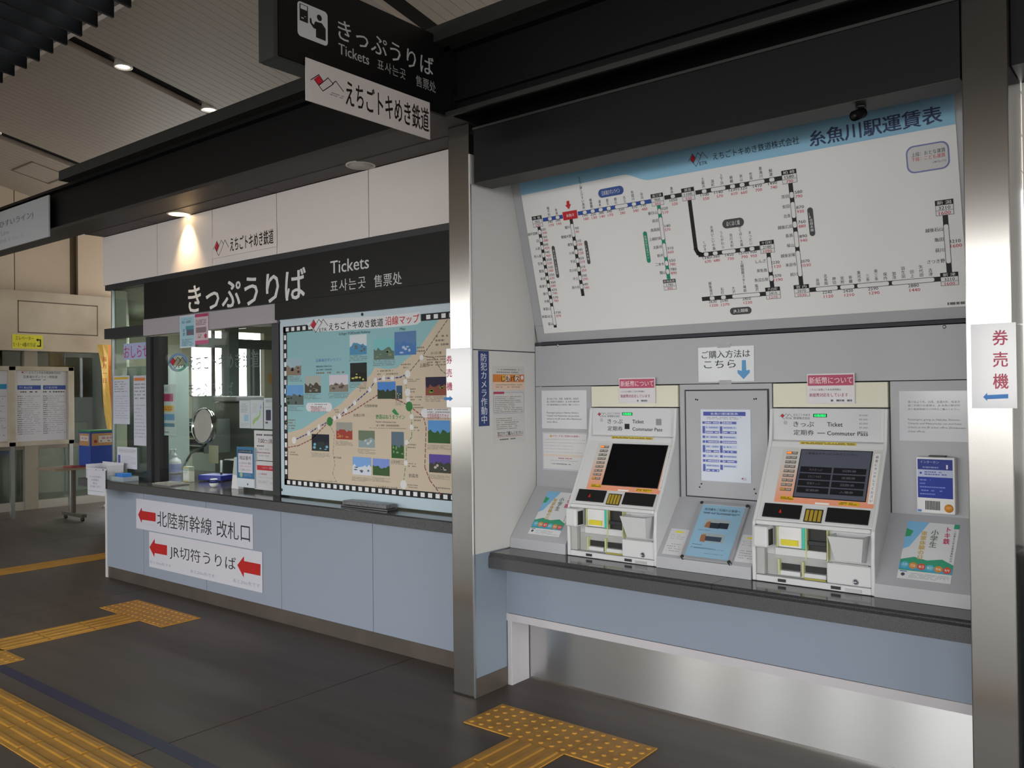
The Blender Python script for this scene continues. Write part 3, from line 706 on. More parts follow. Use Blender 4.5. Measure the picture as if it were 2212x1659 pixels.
s.logo(c6(272, 180), c6(418, 270), 6); s.text('えちごトキめき鉄道', c6(425, 232), c6(842, 202), 17, '26262a', 2, 6); s.text('沿線マップ', c6(860, 195), c6(1118, 162), 19, 'c23a44', 2, 6)
s.text('Echigo TOKImeki Railway', c6(505, 292), c6(745, 275), 7, '3c4a50', 1); s.text('Map', c6(970, 252), c6(1012, 250), 7, '3c4a50', 1)
PH = [((585, 300), (718, 445), 'd0d8de', '4f8fb4', '6a6258'), ((590, 515), (720, 655), '1e2420', '14160f', 'c8c06a'), ((770, 335), (928, 480), '7cc0c4', '5e7266', '7d8a6c'), ((928, 275), (1095, 445), '5c7fae', '4878b4', 'b0c4dc'),
 ((98, 485), (215, 610), '9db8c4', '8a7a6a', '3a3634'), ((242, 618), (368, 745), 'aab0a8', '4a463c', '8c8a84'), ((430, 608), (578, 735), 'cfc8d4', '8a8074', '5c4a44'), ((97, 690), (235, 838), '6aa0d4', '5e6a66', '2a3a30'),
 ((800, 658), (940, 785), '4a84cc', '2c3c26', None), ((943, 685), (990, 785), '3a5878', '3a4a40', 'aab4b8'), ((1165, 618), (1322, 755), '241c3c', '8a4a3c', '6aa83c'), ((1183, 945), (1352, 1120), '5a96d4', '2f5a26', None),
 ((1192, 1200), (1356, 1345), '5c4a9c', '3c4038', 'c2b2a8'), ((300, 1060), (436, 1192), '141c2a', '2a3436', '7cb4d0'), ((487, 968), (612, 1100), '9a9a94', 'a03c34', 'c48c4a'), ((657, 1028), (783, 1160), '6c7a64', '8ea0a4', 'c0cac8'),
 ((907, 1035), (1004, 1238), '5c7080', '2c5a26', '7a9a6a'), ((614, 1228), (757, 1370), '7aa6dc', 'd4dae4', '5c6a74'), ((767, 1238), (896, 1372), '7a94d8', '3a5a30', None)]
for p, q, a, b, e in PH: s.photo(c6(*p), c6(*q), a, b, e)
for i, (p, q, a, b, e) in enumerate(PH):
    if i not in (8, 3): s.tiny(c6(p[0]-4, q[1]+8), c6(q[0]+6, q[1]+50), 4, '6a6c66', .4, 4, i)
NS = [(165, 1110), (278, 1055), (355, 1005), (475, 938), (512, 922), (560, 878), (628, 818), (741, 716), (785, 645), (848, 628), (914, 628), (1030, 595), (1135, 467)]
s.layer = 4; s.dash([c6(*p) for p in NS[:11]]+[c6(970, 622), c6(1030, 595)], .008, '3b3f86', .02, .012); s.dash([c6(1030, 595), c6(1135, 467), c6(1340, 165)], .006, '6a655e', .018, .01)
s.dash([c6(*p) for p in ((100, 1168), (200, 1150), (300, 1100), (437, 960), (600, 890), (800, 760), (950, 790), (1045, 840), (1150, 920), (1170, 1000), (1160, 1300), (1200, 1400), (1285, 1510))], .007, '8a4a4c', .02, .012)
s.dash([c6(*p) for p in ((1012, 600), (1012, 660), (1030, 735), (1042, 840), (1060, 920), (1062, 1075), (1025, 1115), (1018, 1270), (990, 1490))], .006, '5f8a5c', .02, .012)
s.dash([c6(*p) for p in ((440, 990), (475, 1060), (465, 1200), (480, 1290), (462, 1360), (510, 1450))], .004, '7a7468', .015, .01); s.dash([c6(*p) for p in ((1140, 455), (1230, 470), (1280, 560), (1335, 605))], .005, '6a655e', .018, .01)
for i, p in enumerate(NS): s.disc(c6(*p), .024 if i in (0, 11) else .017, 'dcdcda', 5)
for p, r_ in (((1012, 655), .017), ((1030, 735), .024), ((1033, 792), .017), ((1060, 920), .017), ((1060, 1000), .017), ((1024, 1115), .017), ((1017, 1270), .017), ((1000, 1433), .028)): s.disc(c6(*p), r_, 'dcdcda', 5)
for p in ((438, 963), (1042, 842)): s.disc(c6(*p), .03, '2e7a3c', 6)
for p, q, t_ in (((255, 822), (455, 888), '北陸新幹線のりかえ'), ((1132, 858), (1400, 925), '北陸新幹線のりかえ')):
    (x0, y0), (x1, y1) = s.ab(c6(*p)), s.ab(c6(*q)); x1 = min(x1, R1); s.rrect_ab(x0, y0, x1, y1, .09, 'dddde0', 6, 8); s.text_ab(t_, x0+.05, x1-.06, y0+.025, y0+.062, 'a03a54', 1, 7); s.tiny_ab(x0+.05, y1-.055, x1-.05, y1-.025, 2, '8a8a8e', .45, 7)
s.text('妙高はねうまライン', c6(790, 925), c6(1010, 920), 10, '2e8a4c', 2, 6); s.poly([c6(910, 880), c6(930, 858), c6(950, 885), c6(968, 908), c6(935, 905)], '2e8a4c', 6)
s.text('日本海ひすいライン', c6(328, 495), c6(525, 487), 7.5, '5f74c0', 1, 6); s.text('上越市', c6(1120, 525), c6(1192, 528), 9, '4e4a44', 1); s.text('糸魚川市', c6(618, 912), c6(706, 914), 7, '5c564e', 0); s.text('妙高市', c6(1040, 1362), c6(1112, 1368), 9, '5c564e', 1)
s.text('北陸新幹線', c6(700, 838), c6(802, 842), 6.5, '5c564e', 0); s.text('ほくほく線', c6(1207, 430), c6(1285, 434), 6.5, '5c564e', 1); s.text('しなの鉄道 北しなの線', c6(795, 1452), c6(955, 1466), 7, '5c564e', 1); s.text('JR大糸線', c6(468, 1236), c6(528, 1240), 5, '6c665e', 1)
s.text('Myoko Haneuma Line', c6(790, 962), c6(943, 966), 4.5, '5c564e', 0); s.text('Nihonkai Hisui Line', c6(330, 541), c6(450, 538), 4.5, '4c6a70', 0); s.text('(直江津駅～妙高高原駅間)', c6(790, 988), c6(968, 992), 5, '5c564e', 0); s.text('(直江津駅～市振駅間)', c6(330, 570), c6(452, 566), 5, '4c6a70', 0)
for p, q, n_ in (((740, 1003), (1045, 1018), 1), ((330, 580), (565, 598), 1), ((1175, 455), (1330, 530), 4), ((98, 945), (175, 1030), 4), ((98, 1190), (210, 1230), 2), ((1030, 630), (1130, 655), 2), ((1050, 700), (1120, 740), 2), ((1050, 760), (1140, 800), 2), ((1070, 820), (1150, 860), 2), ((1080, 910), (1150, 960), 2),
    ((1080, 990), (1125, 1035), 2), ((1030, 1120), (1100, 1165), 2), ((1035, 1265), (1095, 1305), 2), ((1030, 1425), (1110, 1465), 2), ((930, 1250), (1000, 1275), 1), ((1240, 290), (1340, 380), 3), ((800, 562), (970, 605), 2), ((665, 700), (735, 735), 2), ((470, 865), (520, 900), 2), ((1100, 380), (1160, 430), 2), ((355, 1405), (510, 1440), 2), ((790, 1475), (960, 1490), 1), ((1240, 1440), (1350, 1470), 1), ((980, 512), (1060, 555), 2)): s.tiny(c6(*p), c6(*q), n_, '857c6e', .45, 5)
s.finish('route_map', 'b9cbd6', 'large pictorial railway route map board with a film-strip border and photos', 'map board', thick=.012, rough=.4, bevel=.002)
mb = MB()
for p in ((48, 202), (680, 138), (57, 838), (66, 1475), (68, 1545)):
    q = at(*c6(*p), 'Y', 3.62); mb.lathe((q[0], 3.6205, q[2]), [(.010, 0), (.009, .004)], (0, -1, 0), 12, M_dark)
mb.build('board_screw', parent=bpy.data.objects['route_map'])

# ================================================================ fare table
s = Sheet([(1123, 387), (2062, 212), (2091, 665), (1173, 718)], TP, ext=(0, 0, .10, 0)); FS = s
cA, cB, cC, cD = crop(1110, 360, .2169), crop(1390, 330, .223), crop(1700, 420, .18535), crop(1100, 200, .3255); W = s.W
K, RD, GY = '262628', 'c03a50', '505054'
yb = s.ab((1127, 414))[1]; yr = s.ab((2066, 278))[1]
(cx0, cy0), (cx1, cy1) = s.ab(cD(770, 532)), s.ab(cD(960, 568))
hdr = [(0, -.1), (W, -.1), (W, yr), (cx1+.03, cy1)]+[(cx1-(cx1-cx0)*i/8, cy1-(cy1-cy0)*(0.5-0.5*math.cos(PI*i/8))) for i in range(9)]+[(0, yb)]
s.poly_ab(hdr, '8fc0dc', 1)
s.text('糸魚川駅運賃表', (1757, 303), (2037, 256), 34, '3a4468', 3, 3); s.text('えちごトキめき鉄道株式会社', (1549, 336), (1735, 306), 16, '2e3a4a', 1); s.logo(cD(1212, 400), cD(1350, 470), 3)
(x0, y0), (x1, y1) = s.ab((1960, 325)), s.ab((2055, 370)); s.rrect_ab(x0, y0, x1, y1, .03, '7a80b4', 2); s.rrect_ab(x0+.006, y0+.006, x1-.006, y1-.006, .026, 'cfcfcf', 3)
s.text('上段：おとな運賃', (1973, 342), (2044, 331), 9, '3a3a3e', 1, 4); s.text('下段：こども運賃', (1973, 352), (2044, 342), 9, RD, 1, 4); s.text('(単位:円)', (2018, 358), (2046, 354), 5, '5a5a5e', 0, 4)
LW = abs(s.ab((1300, 500))[1]-s.ab((1300, 510))[1])*.86
def seg(p, q, col, wd=1.0, ly=2): s.line([p, q], LW*wd, col, ly)
def route(p, q, col, cells, horiz=True):
    """track from p to q with white cells at the given pixel spans"""
    (x0, y0), (x1, y1) = s.ab(p), s.ab(q)
    if horiz: y = (y0+y1)/2; s.rect_ab(x0, y-LW/2, x1, y+LW/2, col, 2)
    else: x = (x0+x1)/2; s.rect_ab(x-LW/2, y0, x+LW/2, y1, col, 2)
    for u, v in cells:
        (a0, b0), (a1, b1) = s.ab(u), s.ab(v)
        if horiz:
            s.rect_ab(a0, y-LW/2-.001, a1, y+LW/2+.001, '6a6a6c', 3); s.rrect_ab(a0, y-LW*.42, a1, y+LW*.42, .008, 'e2e2e2', 4)
        else:
            s.rect_ab(x-LW/2-.001, b0, x+LW/2+.001, b1, '6a6a6c', 3); s.rrect_ab(x-LW*.42, b0, x+LW*.42, b1, .008, 'e2e2e2', 4)
th = abs(s.ab((1300, 500))[1]-s.ab((1300, 507.2))[1])
def fare(p, a, b=None, al='c'):
    x, y = s.ab(p); w_ = th*.62*len(a)
    s.text_ab(a, x-w_/2, x+w_/2, y-th*.5, y+th*.28, '38383a', 1, 3)
    if b: w_ = th*.62*len(b); s.text_ab(b, x-w_/2+.004, x+w_/2+.004, y+th*.62, y+th*1.4, RD, 1, 3)
def rname(p, t):   # station name to the left of a vertical track, right-aligned at p
    x, y = s.ab(p); w_ = th*.98*len(t); s.text_ab(t, x-w_, x, y-th*.48, y+th*.48, '2c2c2e', 1, 3)
def vname(p, t):   # vertical station name standing above p
    x, y = s.ab(p); s.vtext_ab(t, x, y-th*1.0*len(t), y, th*.95, '2c2c2e', 1, 3)
def box(p, q, name, a, b):
    (x0, y0), (x1, y1) = s.ab(p), s.ab(q); h = (y1-y0)/3; s.rect_ab(x0, y0, x1, y1, '6c6c6e', 5); s.rect_ab(x0+.002, y0, x1-.002, y1-.002, 'dedede', 6)
    s.rect_ab(x0, y0, x1, y0+h, '1c1c1e', 7); s.rect_ab(x0, y0+2*h-.001, x1, y0+2*h+.001, '77777a', 7); xc = (x0+x1)/2
    w_ = h*.85*len(name)/2; s.text_ab(name, xc-w_, xc+w_, y0+h*.14, y0+h*.86, 'd8d8d8', 1, 8)
    for i, (t_, c_) in enumerate(((a, '333336'), (b, RD))): w_ = h*.52*len(t_)/2; s.text_ab(t_, xc-w_, xc+w_, y0+h*(1.2+i), y0+h*(1.85+i), c_, 1, 8)
def pill(p, q, t, col, vert=False):
    (x0, y0), (x1, y1) = s.ab(p), s.ab(q); s.rrect_ab(x0, y0, x1, y1, .05, col, 3, 8)
    if vert: s.vtext_ab(t, (x0+x1)/2, y0+.02, y1-.02, (x1-x0)*.62, 'dddddd', 1, 4)
    else: h = y1-y0; s.text_ab(t, x0+h*.5, x1-h*.5, y0+h*.22, y1-h*.22, 'e4e4e4', 1, 4)
# coastal line
HB = '2f4f9e'
route(cA(295, 498), cA(500, 470), HB, [(cA(350, 490), cA(388, 485)), (cA(428, 478), cA(466, 472))])
route(cA(655, 440), cA(1400, 328), HB, [(cA(705, 430), cA(745, 425)), (cA(787, 418), cA(826, 412)), (cA(868, 408), cA(908, 402)), (cA(950, 395), cA(990, 390)), (cA(1034, 382), cA(1162, 362)), (cA(1205, 355), cA(1247, 350)), (cA(1292, 342), cA(1335, 336))])
route(cB(235, 418), cB(405, 400), K, [(cB(298, 412), cB(340, 408))]); route(cB(540, 378), cB(1378, 250), K, [(cB(603, 368), cB(648, 360)), (cB(690, 352), cB(832, 332)), (cB(877, 325), cB(925, 318)), (cB(970, 312), cB(1017, 304)), (cB(1060, 298), cB(1210, 275)), (cB(1257, 268), cB(1307, 260))])
for p, n_, a, b, fp in ((cA(362, 462), '親不知', '340', '170', cA(372, 522)), (cA(440, 450), '青海', '280', '140', cA(450, 508)), (cA(718, 398), 'えちご押上ひすい海岸', '190', '100', cA(728, 463)), (cA(797, 388), '梶屋敷', '250', '130', cA(810, 452)), (cA(882, 374), '浦本', '280', '140', cA(893, 440)),
    (cA(962, 362), '能生', '340', '170', cA(975, 427)), (cA(1045, 352), '筒石', None, None, None), (cA(1135, 338), '名立', '550', '280', cA(1098, 408)), (cA(1220, 320), '有間川', '670', '340', cA(1232, 387)), (cA(1310, 305), '谷浜', '790', '400', cA(1320, 372))):
    vname(p, n_)
    if a: fare(fp, a, b)
box(cA(182, 466), cA(298, 563), '市 振', '450', '230'); 
(x0, y0), (x1, y1) = s.ab(cA(497, 425)), s.ab(cA(655, 487)); s.rect_ab(x0, y0, x1, y1, 'c02830', 6); s.text_ab('糸魚川', x0+.022, x1-.022, y0+.014, y1-.014, 'e8d8d8', 2, 7)
s.poly([cA(540, 315), cA(568, 308), cA(572, 345), cA(586, 343), cA(565, 398), cA(527, 355), cA(543, 352)], 'c02830', 4)
pill(cA(860, 205), cA(1128, 250), '日本海ひすいライン', '3a5698')
# Ainokaze line
route(cA(250, 560), cA(408, 1590), K, [(cA(255, 600), cA(265, 645)), (cA(265, 678), cA(275, 722)), (cA(277, 755), cA(287, 800)), (cA(290, 832), cA(300, 878)), (cA(303, 912), cA(312, 957)), (cA(314, 990), cA(322, 1035)), (cA(327, 1066), cA(335, 1110)), (cA(338, 1142), cA(346, 1188)), (cA(350, 1220), cA(358, 1265)), (cA(362, 1298), cA(370, 1342)), (cA(374, 1374), cA(408, 1565))], False)
for i, (n_, a, b) in enumerate((('越中宮崎', '600', '300'), ('泊', '760', '380'), ('入善', '840', '420'), ('西入善', '940', '460'), ('生地', '1050', '530'), ('黒部', '1150', '580'), ('魚津', '1250', '630'), ('東滑川', '1360', '680'), ('滑川', '1470', '740'), ('水橋', '1570', '780'), ('東富山', None, None), ('新富山口', '1730', '870'), ('富山', None, None))):
    yy = 632+76.5*i; xx = 238+11.9*i; rname(cA(xx, yy), n_)
    if a: fare(cA(xx+62, yy-32), a, b)
pill(cA(378, 765), cA(457, 1085), 'あいの風とやま鉄道線', '4a4a4c', True)
# Oito line
route(cA(582, 487), cA(695, 1272), K, [(cA(583, 545), cA(602, 675)), (cA(608, 712), cA(622, 765)), (cA(622, 802), cA(632, 850)), (cA(635, 890), cA(645, 938)), (cA(648, 978), cA(660, 1025)), (cA(662, 1065), cA(672, 1113)), (cA(675, 1150), cA(685, 1200))], False)
for p, n_, fp, a, b in (((572, 574), '姫川', None, 0, 0), ((584, 664), '頸城大野', (636, 592), '190', '90'), ((598, 748), '根知', (658, 720), '210', '100'), ((610, 835), '小滝', (670, 808), '240', '120'), ((622, 920), '平岩', (683, 895), '420', '210'), ((635, 1008), '北小谷', (697, 982), '510', '250'), ((648, 1094), '中土', (710, 1070), '590', '290'), ((660, 1180), '南小谷', (722, 1157), '680', '340')):
    rname(cA(*p), n_)
    if fp: fare(cA(*fp), a, b)
pill(cA(712, 715), cA(778, 950), 'JR大糸線', '4a4a4c', True)
# Haneuma line
GN = '1f8c6a'
route(cB(176, 490), cB(270, 1215), GN, [(cB(172, 530), cB(195, 578)), (cB(185, 612), cB(228, 830)), (cB(220, 866), cB(240, 1002)), (cB(238, 1036), cB(262, 1083)), (cB(248, 1118), cB(272, 1165))], False)
for p, n_, fp, a, b in (((160, 562), '春日山', (232, 530), '1020', '510'), ((172, 640), '高田', None, 0, 0), ((184, 727), '南高田', (252, 700), '1140', '570'), ((196, 813), '上越妙高', None, 0, 0), ((206, 897), '北新井', (280, 918), '1310', '660'), ((216, 980), '新井', None, 0, 0), ((226, 1064), '二本木', (297, 1038), '1550', '780'), ((240, 1148), '関山', (307, 1123), '1780', '890')):
    rname(cB(*p), n_)
    if fp: fare(cB(*fp), a, b)
box(cB(210, 1222), cB(345, 1315), '妙高高原', '1780', '890'); pill(cA(1310, 632), cA(1390, 943), '妙高はねうまライン', GN, True)
box(cB(100, 388), cB(235, 488), '直江津', '900', '450'); box(cB(400, 338), cB(538, 442), '犀潟', '1100', '550'); box(cB(1372, 183), cB(1528, 292), '柏 崎', '1580', '790')
for p, n_, fp, a, b in (((312, 385), '黒井', (325, 450), '1050', '520'), ((620, 333), '土底浜', (630, 402), '1100', '550'), ((712, 322), '潟町', None, 0, 0), ((800, 305), '上下浜', (765, 380), '1140', '570'), ((893, 290), '柿崎', (905, 357), '1230', '610'), ((988, 277), '米山', (1000, 347), '1320', '660'), ((1083, 262), '笠島', None, 0, 0), ((1180, 246), '青海川', (1142, 325), '1410', '700'), ((1275, 232), '鯨波', (1288, 302), '1490', '740')):
    vname(cB(*p), n_)
    if fp: fare(cB(*fp), a, b)
# Hokuhoku line
(xa, ya), (xb, yb2) = s.ab(cB(480, 445)), s.ab(cB(545, 985)); xr_, yh = s.ab(cB(1158, 920))
yh = (s.ab(cB(620, 982))[1]+yh)/2; xv = xa
s.rect_ab(xv-LW/2, ya, xv+LW/2, yh-.03, '1c1c1e', 2); s.line_ab([(xv, yh-.03), (xv+.009, yh-.01), (xv+.03, yh), (xv+.06, yh)], LW, '1c1c1e', 2)
route(cB(560, 985), cB(1158, 920), K, [(cB(615, 980), cB(660, 973)), (cB(702, 970), cB(748, 963)), (cB(790, 958), cB(922, 940)), (cB(967, 938), cB(1013, 932)), (cB(1058, 925), cB(1105, 920))])
for p, n_, fp, a, b in (((628, 948), 'くびき', (642, 1014), '1340', '670'), ((716, 938), '大池いこいの森', (728, 1003), '1360', '680'), ((803, 925), 'うらがわら', None, 0, 0), ((892, 915), '虫川大杉', (863, 988), '1450', '730'), ((985, 905), 'ほくほく大島', (997, 972), '1570', '790'), ((1075, 895), 'まつだい', (1087, 963), '1900', '950')):
    vname(cB(*p), n_)
    if fp: fare(cB(*fp), a, b)
pill(cB(793, 648), cB(1012, 708), 'ほくほく線', '4a4a4c')
box(cB(1155, 858), cB(1305, 965), '十日町', '2180', '1090')
route(cB(1240, 965), cB(1275, 1305), K, [(cB(1232, 1012), cB(1262, 1158)), (cB(1252, 1190), cB(1275, 1243))], False)
for p, n_, fp, a, b in (((1215, 1045), 'しんざ', (1305, 1068), '2230', '1120'), ((1226, 1135), '美佐島', None, 0, 0), ((1236, 1225), '魚沼丘陵', (1320, 1197), '2370', '1190')):
    rname(cB(*p), n_)
    if fp: fare(cB(*fp), a, b)
box(cB(1205, 1308), cB(1358, 1412), '六日町', '2410', '1210')
route(cB(590, 1415), cB(1210, 1365), K, [(cB(667, 1410), cB(713, 1402)), (cB(777, 1400), cB(823, 1393)), (cB(886, 1390), cB(1155, 1368))])
for p, n_, fp, a, b in (((683, 1378), '越後湯沢', (695, 1442), '2630', '1320'), ((793, 1368), '石打', (805, 1434), '2540', '1270'), ((903, 1360), '大沢', None, 0, 0), ((1012, 1350), '上越国際スキー場前', (1025, 1416), '2450', '1230'), ((1127, 1340), '塩沢', None, 0, 0)):
    vname(cB(*p), n_)
    if fp: fare(cB(*fp), a, b)
pill(cB(858, 1502), cB(1075, 1558), 'JR上越線', '4a4a4c')
# Shinetsu main line
route(cB(1462, 295), cB(1552, 1290), K, [(cB(1455, 388), cB(1482, 442)), (cB(1465, 485), cB(1500, 635)), (cB(1485, 672), cB(1512, 728)), (cB(1495, 768), cB(1530, 918)), (cB(1512, 955), cB(1550, 1200))], False)
for p, n_, fp, a, b in (((1440, 425), '茨目', (1528, 392), '1580', '790'), ((1450, 520), '安田', (1542, 538), '1870', '930'), ((1460, 612), '北条', None, 0, 0), ((1472, 714), '越後広田', (1557, 680), '1760', '880'), ((1478, 802), '長鳥', (1570, 818), '1890', '940'), ((1488, 898), '塚山', None, 0, 0), ((1498, 990), '越後岩塚', None, 0, 0), ((1508, 1083), '来迎寺', (1592, 1058), '2070', '1030'), ((1518, 1178), '前川', None, 0, 0)):
    rname(cB(*p), n_)
    if fp: fare(cB(*fp), a, b)
pill(cC(272, 165), cC(368, 490), 'JR信越本線', '4a4a4c', True)
box(cC(108, 1063), cC(298, 1190), '宮 内', '2070', '1030'); box(cC(1790, 938), cC(2005, 1075), '新 津', '3210', '1600'); box(cC(1735, 108), cC(1955, 262), '新 潟', '3210', '1600')
route(cC(292, 1115), cC(1800, 1010), K, [(cC(365, 1110), cC(618, 1095)), (cC(647, 1090), cC(810, 1080)), (cC(843, 1075), cC(1207, 1052)), (cC(1240, 1048), cC(1725, 1010))])
for i, (xx, yy, n_) in enumerate(((392, 1072, '長岡'), (487, 1066, '北長岡'), (582, 1058, '押切'), (675, 1052, '見附'), (770, 1045, '帯織'), (870, 1035, '東光寺'), (968, 1028, '三条'), (1066, 1020, '東三条'), (1168, 1012, '保内'), (1270, 1005, '加茂'), (1375, 995, '羽生田'), (1475, 988, '田上'), (1580, 980, '矢代田'), (1685, 972, '古津'))): vname(cC(xx, yy), n_)
for xx, yy, a, b in ((497, 1152, '2240', '1120'), (737, 1137, '2420', '1210'), (1025, 1115, '2590', '1290'), (1487, 1084, '2880', '1440')): fare(cC(xx, yy), a, b)
route(cC(1855, 260), cC(1893, 945), K, [(cC(1850, 380), cC(1900, 825))], False)
for p, n_ in (((1825, 430), '越後石山'), ((1830, 548), '亀田'), ((1838, 670), '荻川'), ((1845, 795), 'さつき野')): rname(cC(*p), n_)
fare(cC(1960, 577), '3210', '1600'); s.tiny(cC(1870, 1275), cC(2075, 1300), 1, '6a6a6c', .8)
s.finish('fare_table', 'e4e4e4', 'large white fare table of station lines with a light blue heading', 'fare board', rough=.32, thick=.004)
# ================================================================ ticket machines
PT = ((0, 3.725, 1.09), (0, -(1.335-1.09), (3.862-3.725)))          # slope that carries the screen bezel
def slope_plane():
    n = np.array([0, -(1.335-1.09), (3.862-3.725)]); return ((0, 3.722, 1.09), tuple(n/np.linalg.norm(n)))
def machine(x0, label, cf, bez, scr, second):
    """cf: crop -> pixel; x0: left side"""
    x1 = x0+.52; r = thing('ticket_machine', label, 'ticket machine', ((x0+x1)/2, 3.66, .745), 'ticket machines')
    M, M2 = M_mach, M_mach2
    # cabinet
    mb = MB(); pr = [(3.70, .747), (3.70, 1.003), (3.672, 1.006), (3.676, 1.022), (3.722, 1.09), (3.859, 1.335), (3.866, 1.36), (3.885, 1.365), (3.885, 1.512), (3.955, 1.512), (3.955, .747)]
    mb.profx(pr, x0, x1, M); mb.build('cabinet', parent=r, bevel=.003)
    # flared side cheeks
    for xa in (x0-.004, x1-.012):
        MB().profx([(3.655, .747), (3.652, .90), (3.662, 1.01), (3.715, 1.092), (3.852, 1.337), (3.862, 1.37), (3.88, 1.512), (3.90, 1.512), (3.90, .747)], xa, xa+.016, M).build('side_cheek', parent=r, bevel=.004)
    # lower front built up round its openings
    X = lambda q: x0+q
    MB().box(X(.012), X(.508), 3.655, 3.70, .747, .775, M).build('bottom_rail', parent=r, bevel=.004)
    MB().box(X(.325), X(.508), 3.66, 3.70, .776, .862, M).build('right_block', parent=r, bevel=.006)
    MB().box(X(.012), X(.508), 3.658, 3.70, .998, 1.018, M).build('brow', parent=r, bevel=.005)
    MB().box(X(.095), X(.322), 3.672, 3.70, .868, .902, M).build('middle_rail', parent=r, bevel=.004)
    MB().box(X(.012), X(.05), 3.665, 3.70, .776, .90, M2).build('left_return', parent=r, bevel=.004)
    # coin and note unit
    MB().box(X(.02), X(.088), 3.605, 3.70, .905, 1.0, M).build('card_snout', parent=r, bevel=.010)
    MB().box(X(.0885), X(.0905), 3.62, 3.665, .915, .985, M_blk).build('card_slot', parent=r)
    MB().box(X(.11), X(.215), 3.676, 3.70, .905, .995, M_white).build('note_unit', parent=r, bevel=.003)
    MB().box(X(.125), X(.200), 3.668, 3.677, .915, .940, mat('yellow_label', 'd8cb2c', .5)).build('yellow_label', parent=r)
    MB().box(X(.106), X(.111), 3.668, 3.70, .905, .995, mat('yellow_edge', 'c6c88e', .5)).build('yellow_edge', parent=r)
    MB().box(X(.218), X(.232), 3.670, 3.70, .905, .998, mat('cyan_label', '38b9a4', .5)).build('cyan_label', parent=r)
    for a in (.234, .325): MB().box(X(a), X(a+.004), 3.668, 3.70, .865, .998, MATS['yellow_edge']).build('yellow_edge', parent=r)
    MB().box(X(.239), X(.324), 3.692, 3.701, .885, .992, M_blk).build('ticket_slot', parent=r)
    MB().box(X(.243), X(.320), 3.674, 3.70, .925, .945, mat('slot_dark_grey', '2c2c2e', .3)).build('slot_lip', parent=r, bevel=.002)
    MB().box(X(.245), X(.318), 3.676, 3.70, .886, .896, mat('olive', '8e8a30', .5)).build('slot_floor', parent=r)
    # lower trays
    MB().box(X(.052), X(.322), 3.694, 3.701, .777, .866, M2).build('tray_recess', parent=r)
    for a, b in ((.115, .205), (.222, .318)):
        MB().box(X(a-.006), X(a), 3.674, 3.70, .782, .85, MATS['yellow_edge']).build('yellow_edge', parent=r)
        MB().box(X(a), X(b), 3.676, 3.70, .782, .802, M).build('tray_floor', parent=r, bevel=.003)
        MB().box(X(a+.004), X(b-.004), 3.688, 3.696, .804, .832, M_blk).build('tray_slot', parent=r)
    MB().box(X(.225), X(.318), 3.672, 3.69, .776, .782, mat('olive2', 'a39a3a', .5)).build('tray_mark', parent=r)
    # change bucket
    mb = MB(); a, b = X(.352), X(.495)
    o_ = [(a+.0, 3.60, .985), (b, 3.60, .985), (b-.018, 3.635, .882), (a+.018, 3.635, .882)]
    i_ = [(a+.006, 3.607, .985), (b-.006, 3.607, .985), (b-.026, 3.64, .90), (a+.026, 3.64, .90)]
    bk = [(a, 3.70, .985), (b, 3.70, .985), (b-.018, 3.70, .870), (a+.018, 3.70, .870)]
    vs = o_+bk+i_+[(a+.006, 3.693, .985), (b-.006, 3.693, .985), (b-.03, 3.69, .90), (a+.03, 3.69, .90)]
    mb.add(vs, [(0, 3, 2, 1), (0, 4, 7, 3), (1, 2, 6, 5), (3, 7, 6, 2), (8, 9, 10, 11), (8, 11, 15, 12), (9, 13, 14, 10), (12, 15, 14, 13), (11, 10, 14, 15), (0, 1, 9, 8), (4, 0, 8, 12), (1, 5, 13, 9), (5, 4, 12, 13)], M)
    mb.build('change_bucket', parent=r)
    MB().prism([(b-.07, 3.69, .912), (b-.012, 3.655, .93), (b-.012, 3.655, .94), (b-.06, 3.69, .925)], (0, .01, 0), MATS['yellow_label']).build('bucket_label', parent=r)
    MB().box(X(.352), X(.497), 3.656, 3.66, .864, .868, M2).build('bucket_rim', parent=r)
    # bottom strip fittings
    for q0, q1, m_, nm in ((.115, .150, M_blk, 'sensor'), (.345, .385, M_blk, 'sensor'), (.405, .470, mat('plate_alu', 'b4b4b4', .5, metal=.5), 'name_plate')):
        MB().box(X(q0), X(q1), 3.651, 3.656, .752 if nm == 'name_plate' else .755, .765 if nm == 'name_plate' else .768, m_).build(nm, parent=r)
    mb = MB(); mb.lathe((X(.445), 3.662, .795), [(.013, 0), (.013, .004), (.009, .004), (.009, .002)], (0, -1, 0), 18, M_alu); mb.build('lock', parent=r)
    # reader plates and keypad on the small slope
    n = np.array([0, -(.068), .046]); n /= np.linalg.norm(n); p0 = (0, 3.676, 1.022)
    def plate(q0, q1, h0, h1, m_, nm, th_=.006):
        d = np.array([0, .046, .068]); base = np.array([0, 3.676, 1.022]); A = base+d*h0; B = base+d*h1
        MB().prism([(X(q0), A[1], A[2]), (X(q0), B[1], B[2]), (X(q0), *(B+n*th_)[1:]), (X(q0), *(A+n*th_)[1:])], (q1-q0, 0, 0), m_).build(nm, parent=r, bevel=.0015)
    plate(.035, .205, .12, .95, M_blk, 'card_reader'); plate(.315, .492, .12, .95, M_blk, 'display_strip'); plate(.222, .300, .02, .80, mat('keypad_body', '38352a', .5), 'keypad', .004)
    for i in range(4): plate(.228+.018*i, .241+.018*i, .08, .72, mat('key_yellow', 'a8902c', .5), 'key', .007)
    mb = MB(); mb.prism([(X(.11), 3.691, 1.051), (X(.122), 3.691, 1.051), (X(.116), 3.702, 1.066)], (0, -.006, .004), mat('red_mark', 'c02a22', .5)); mb.build('red_mark', parent=r)
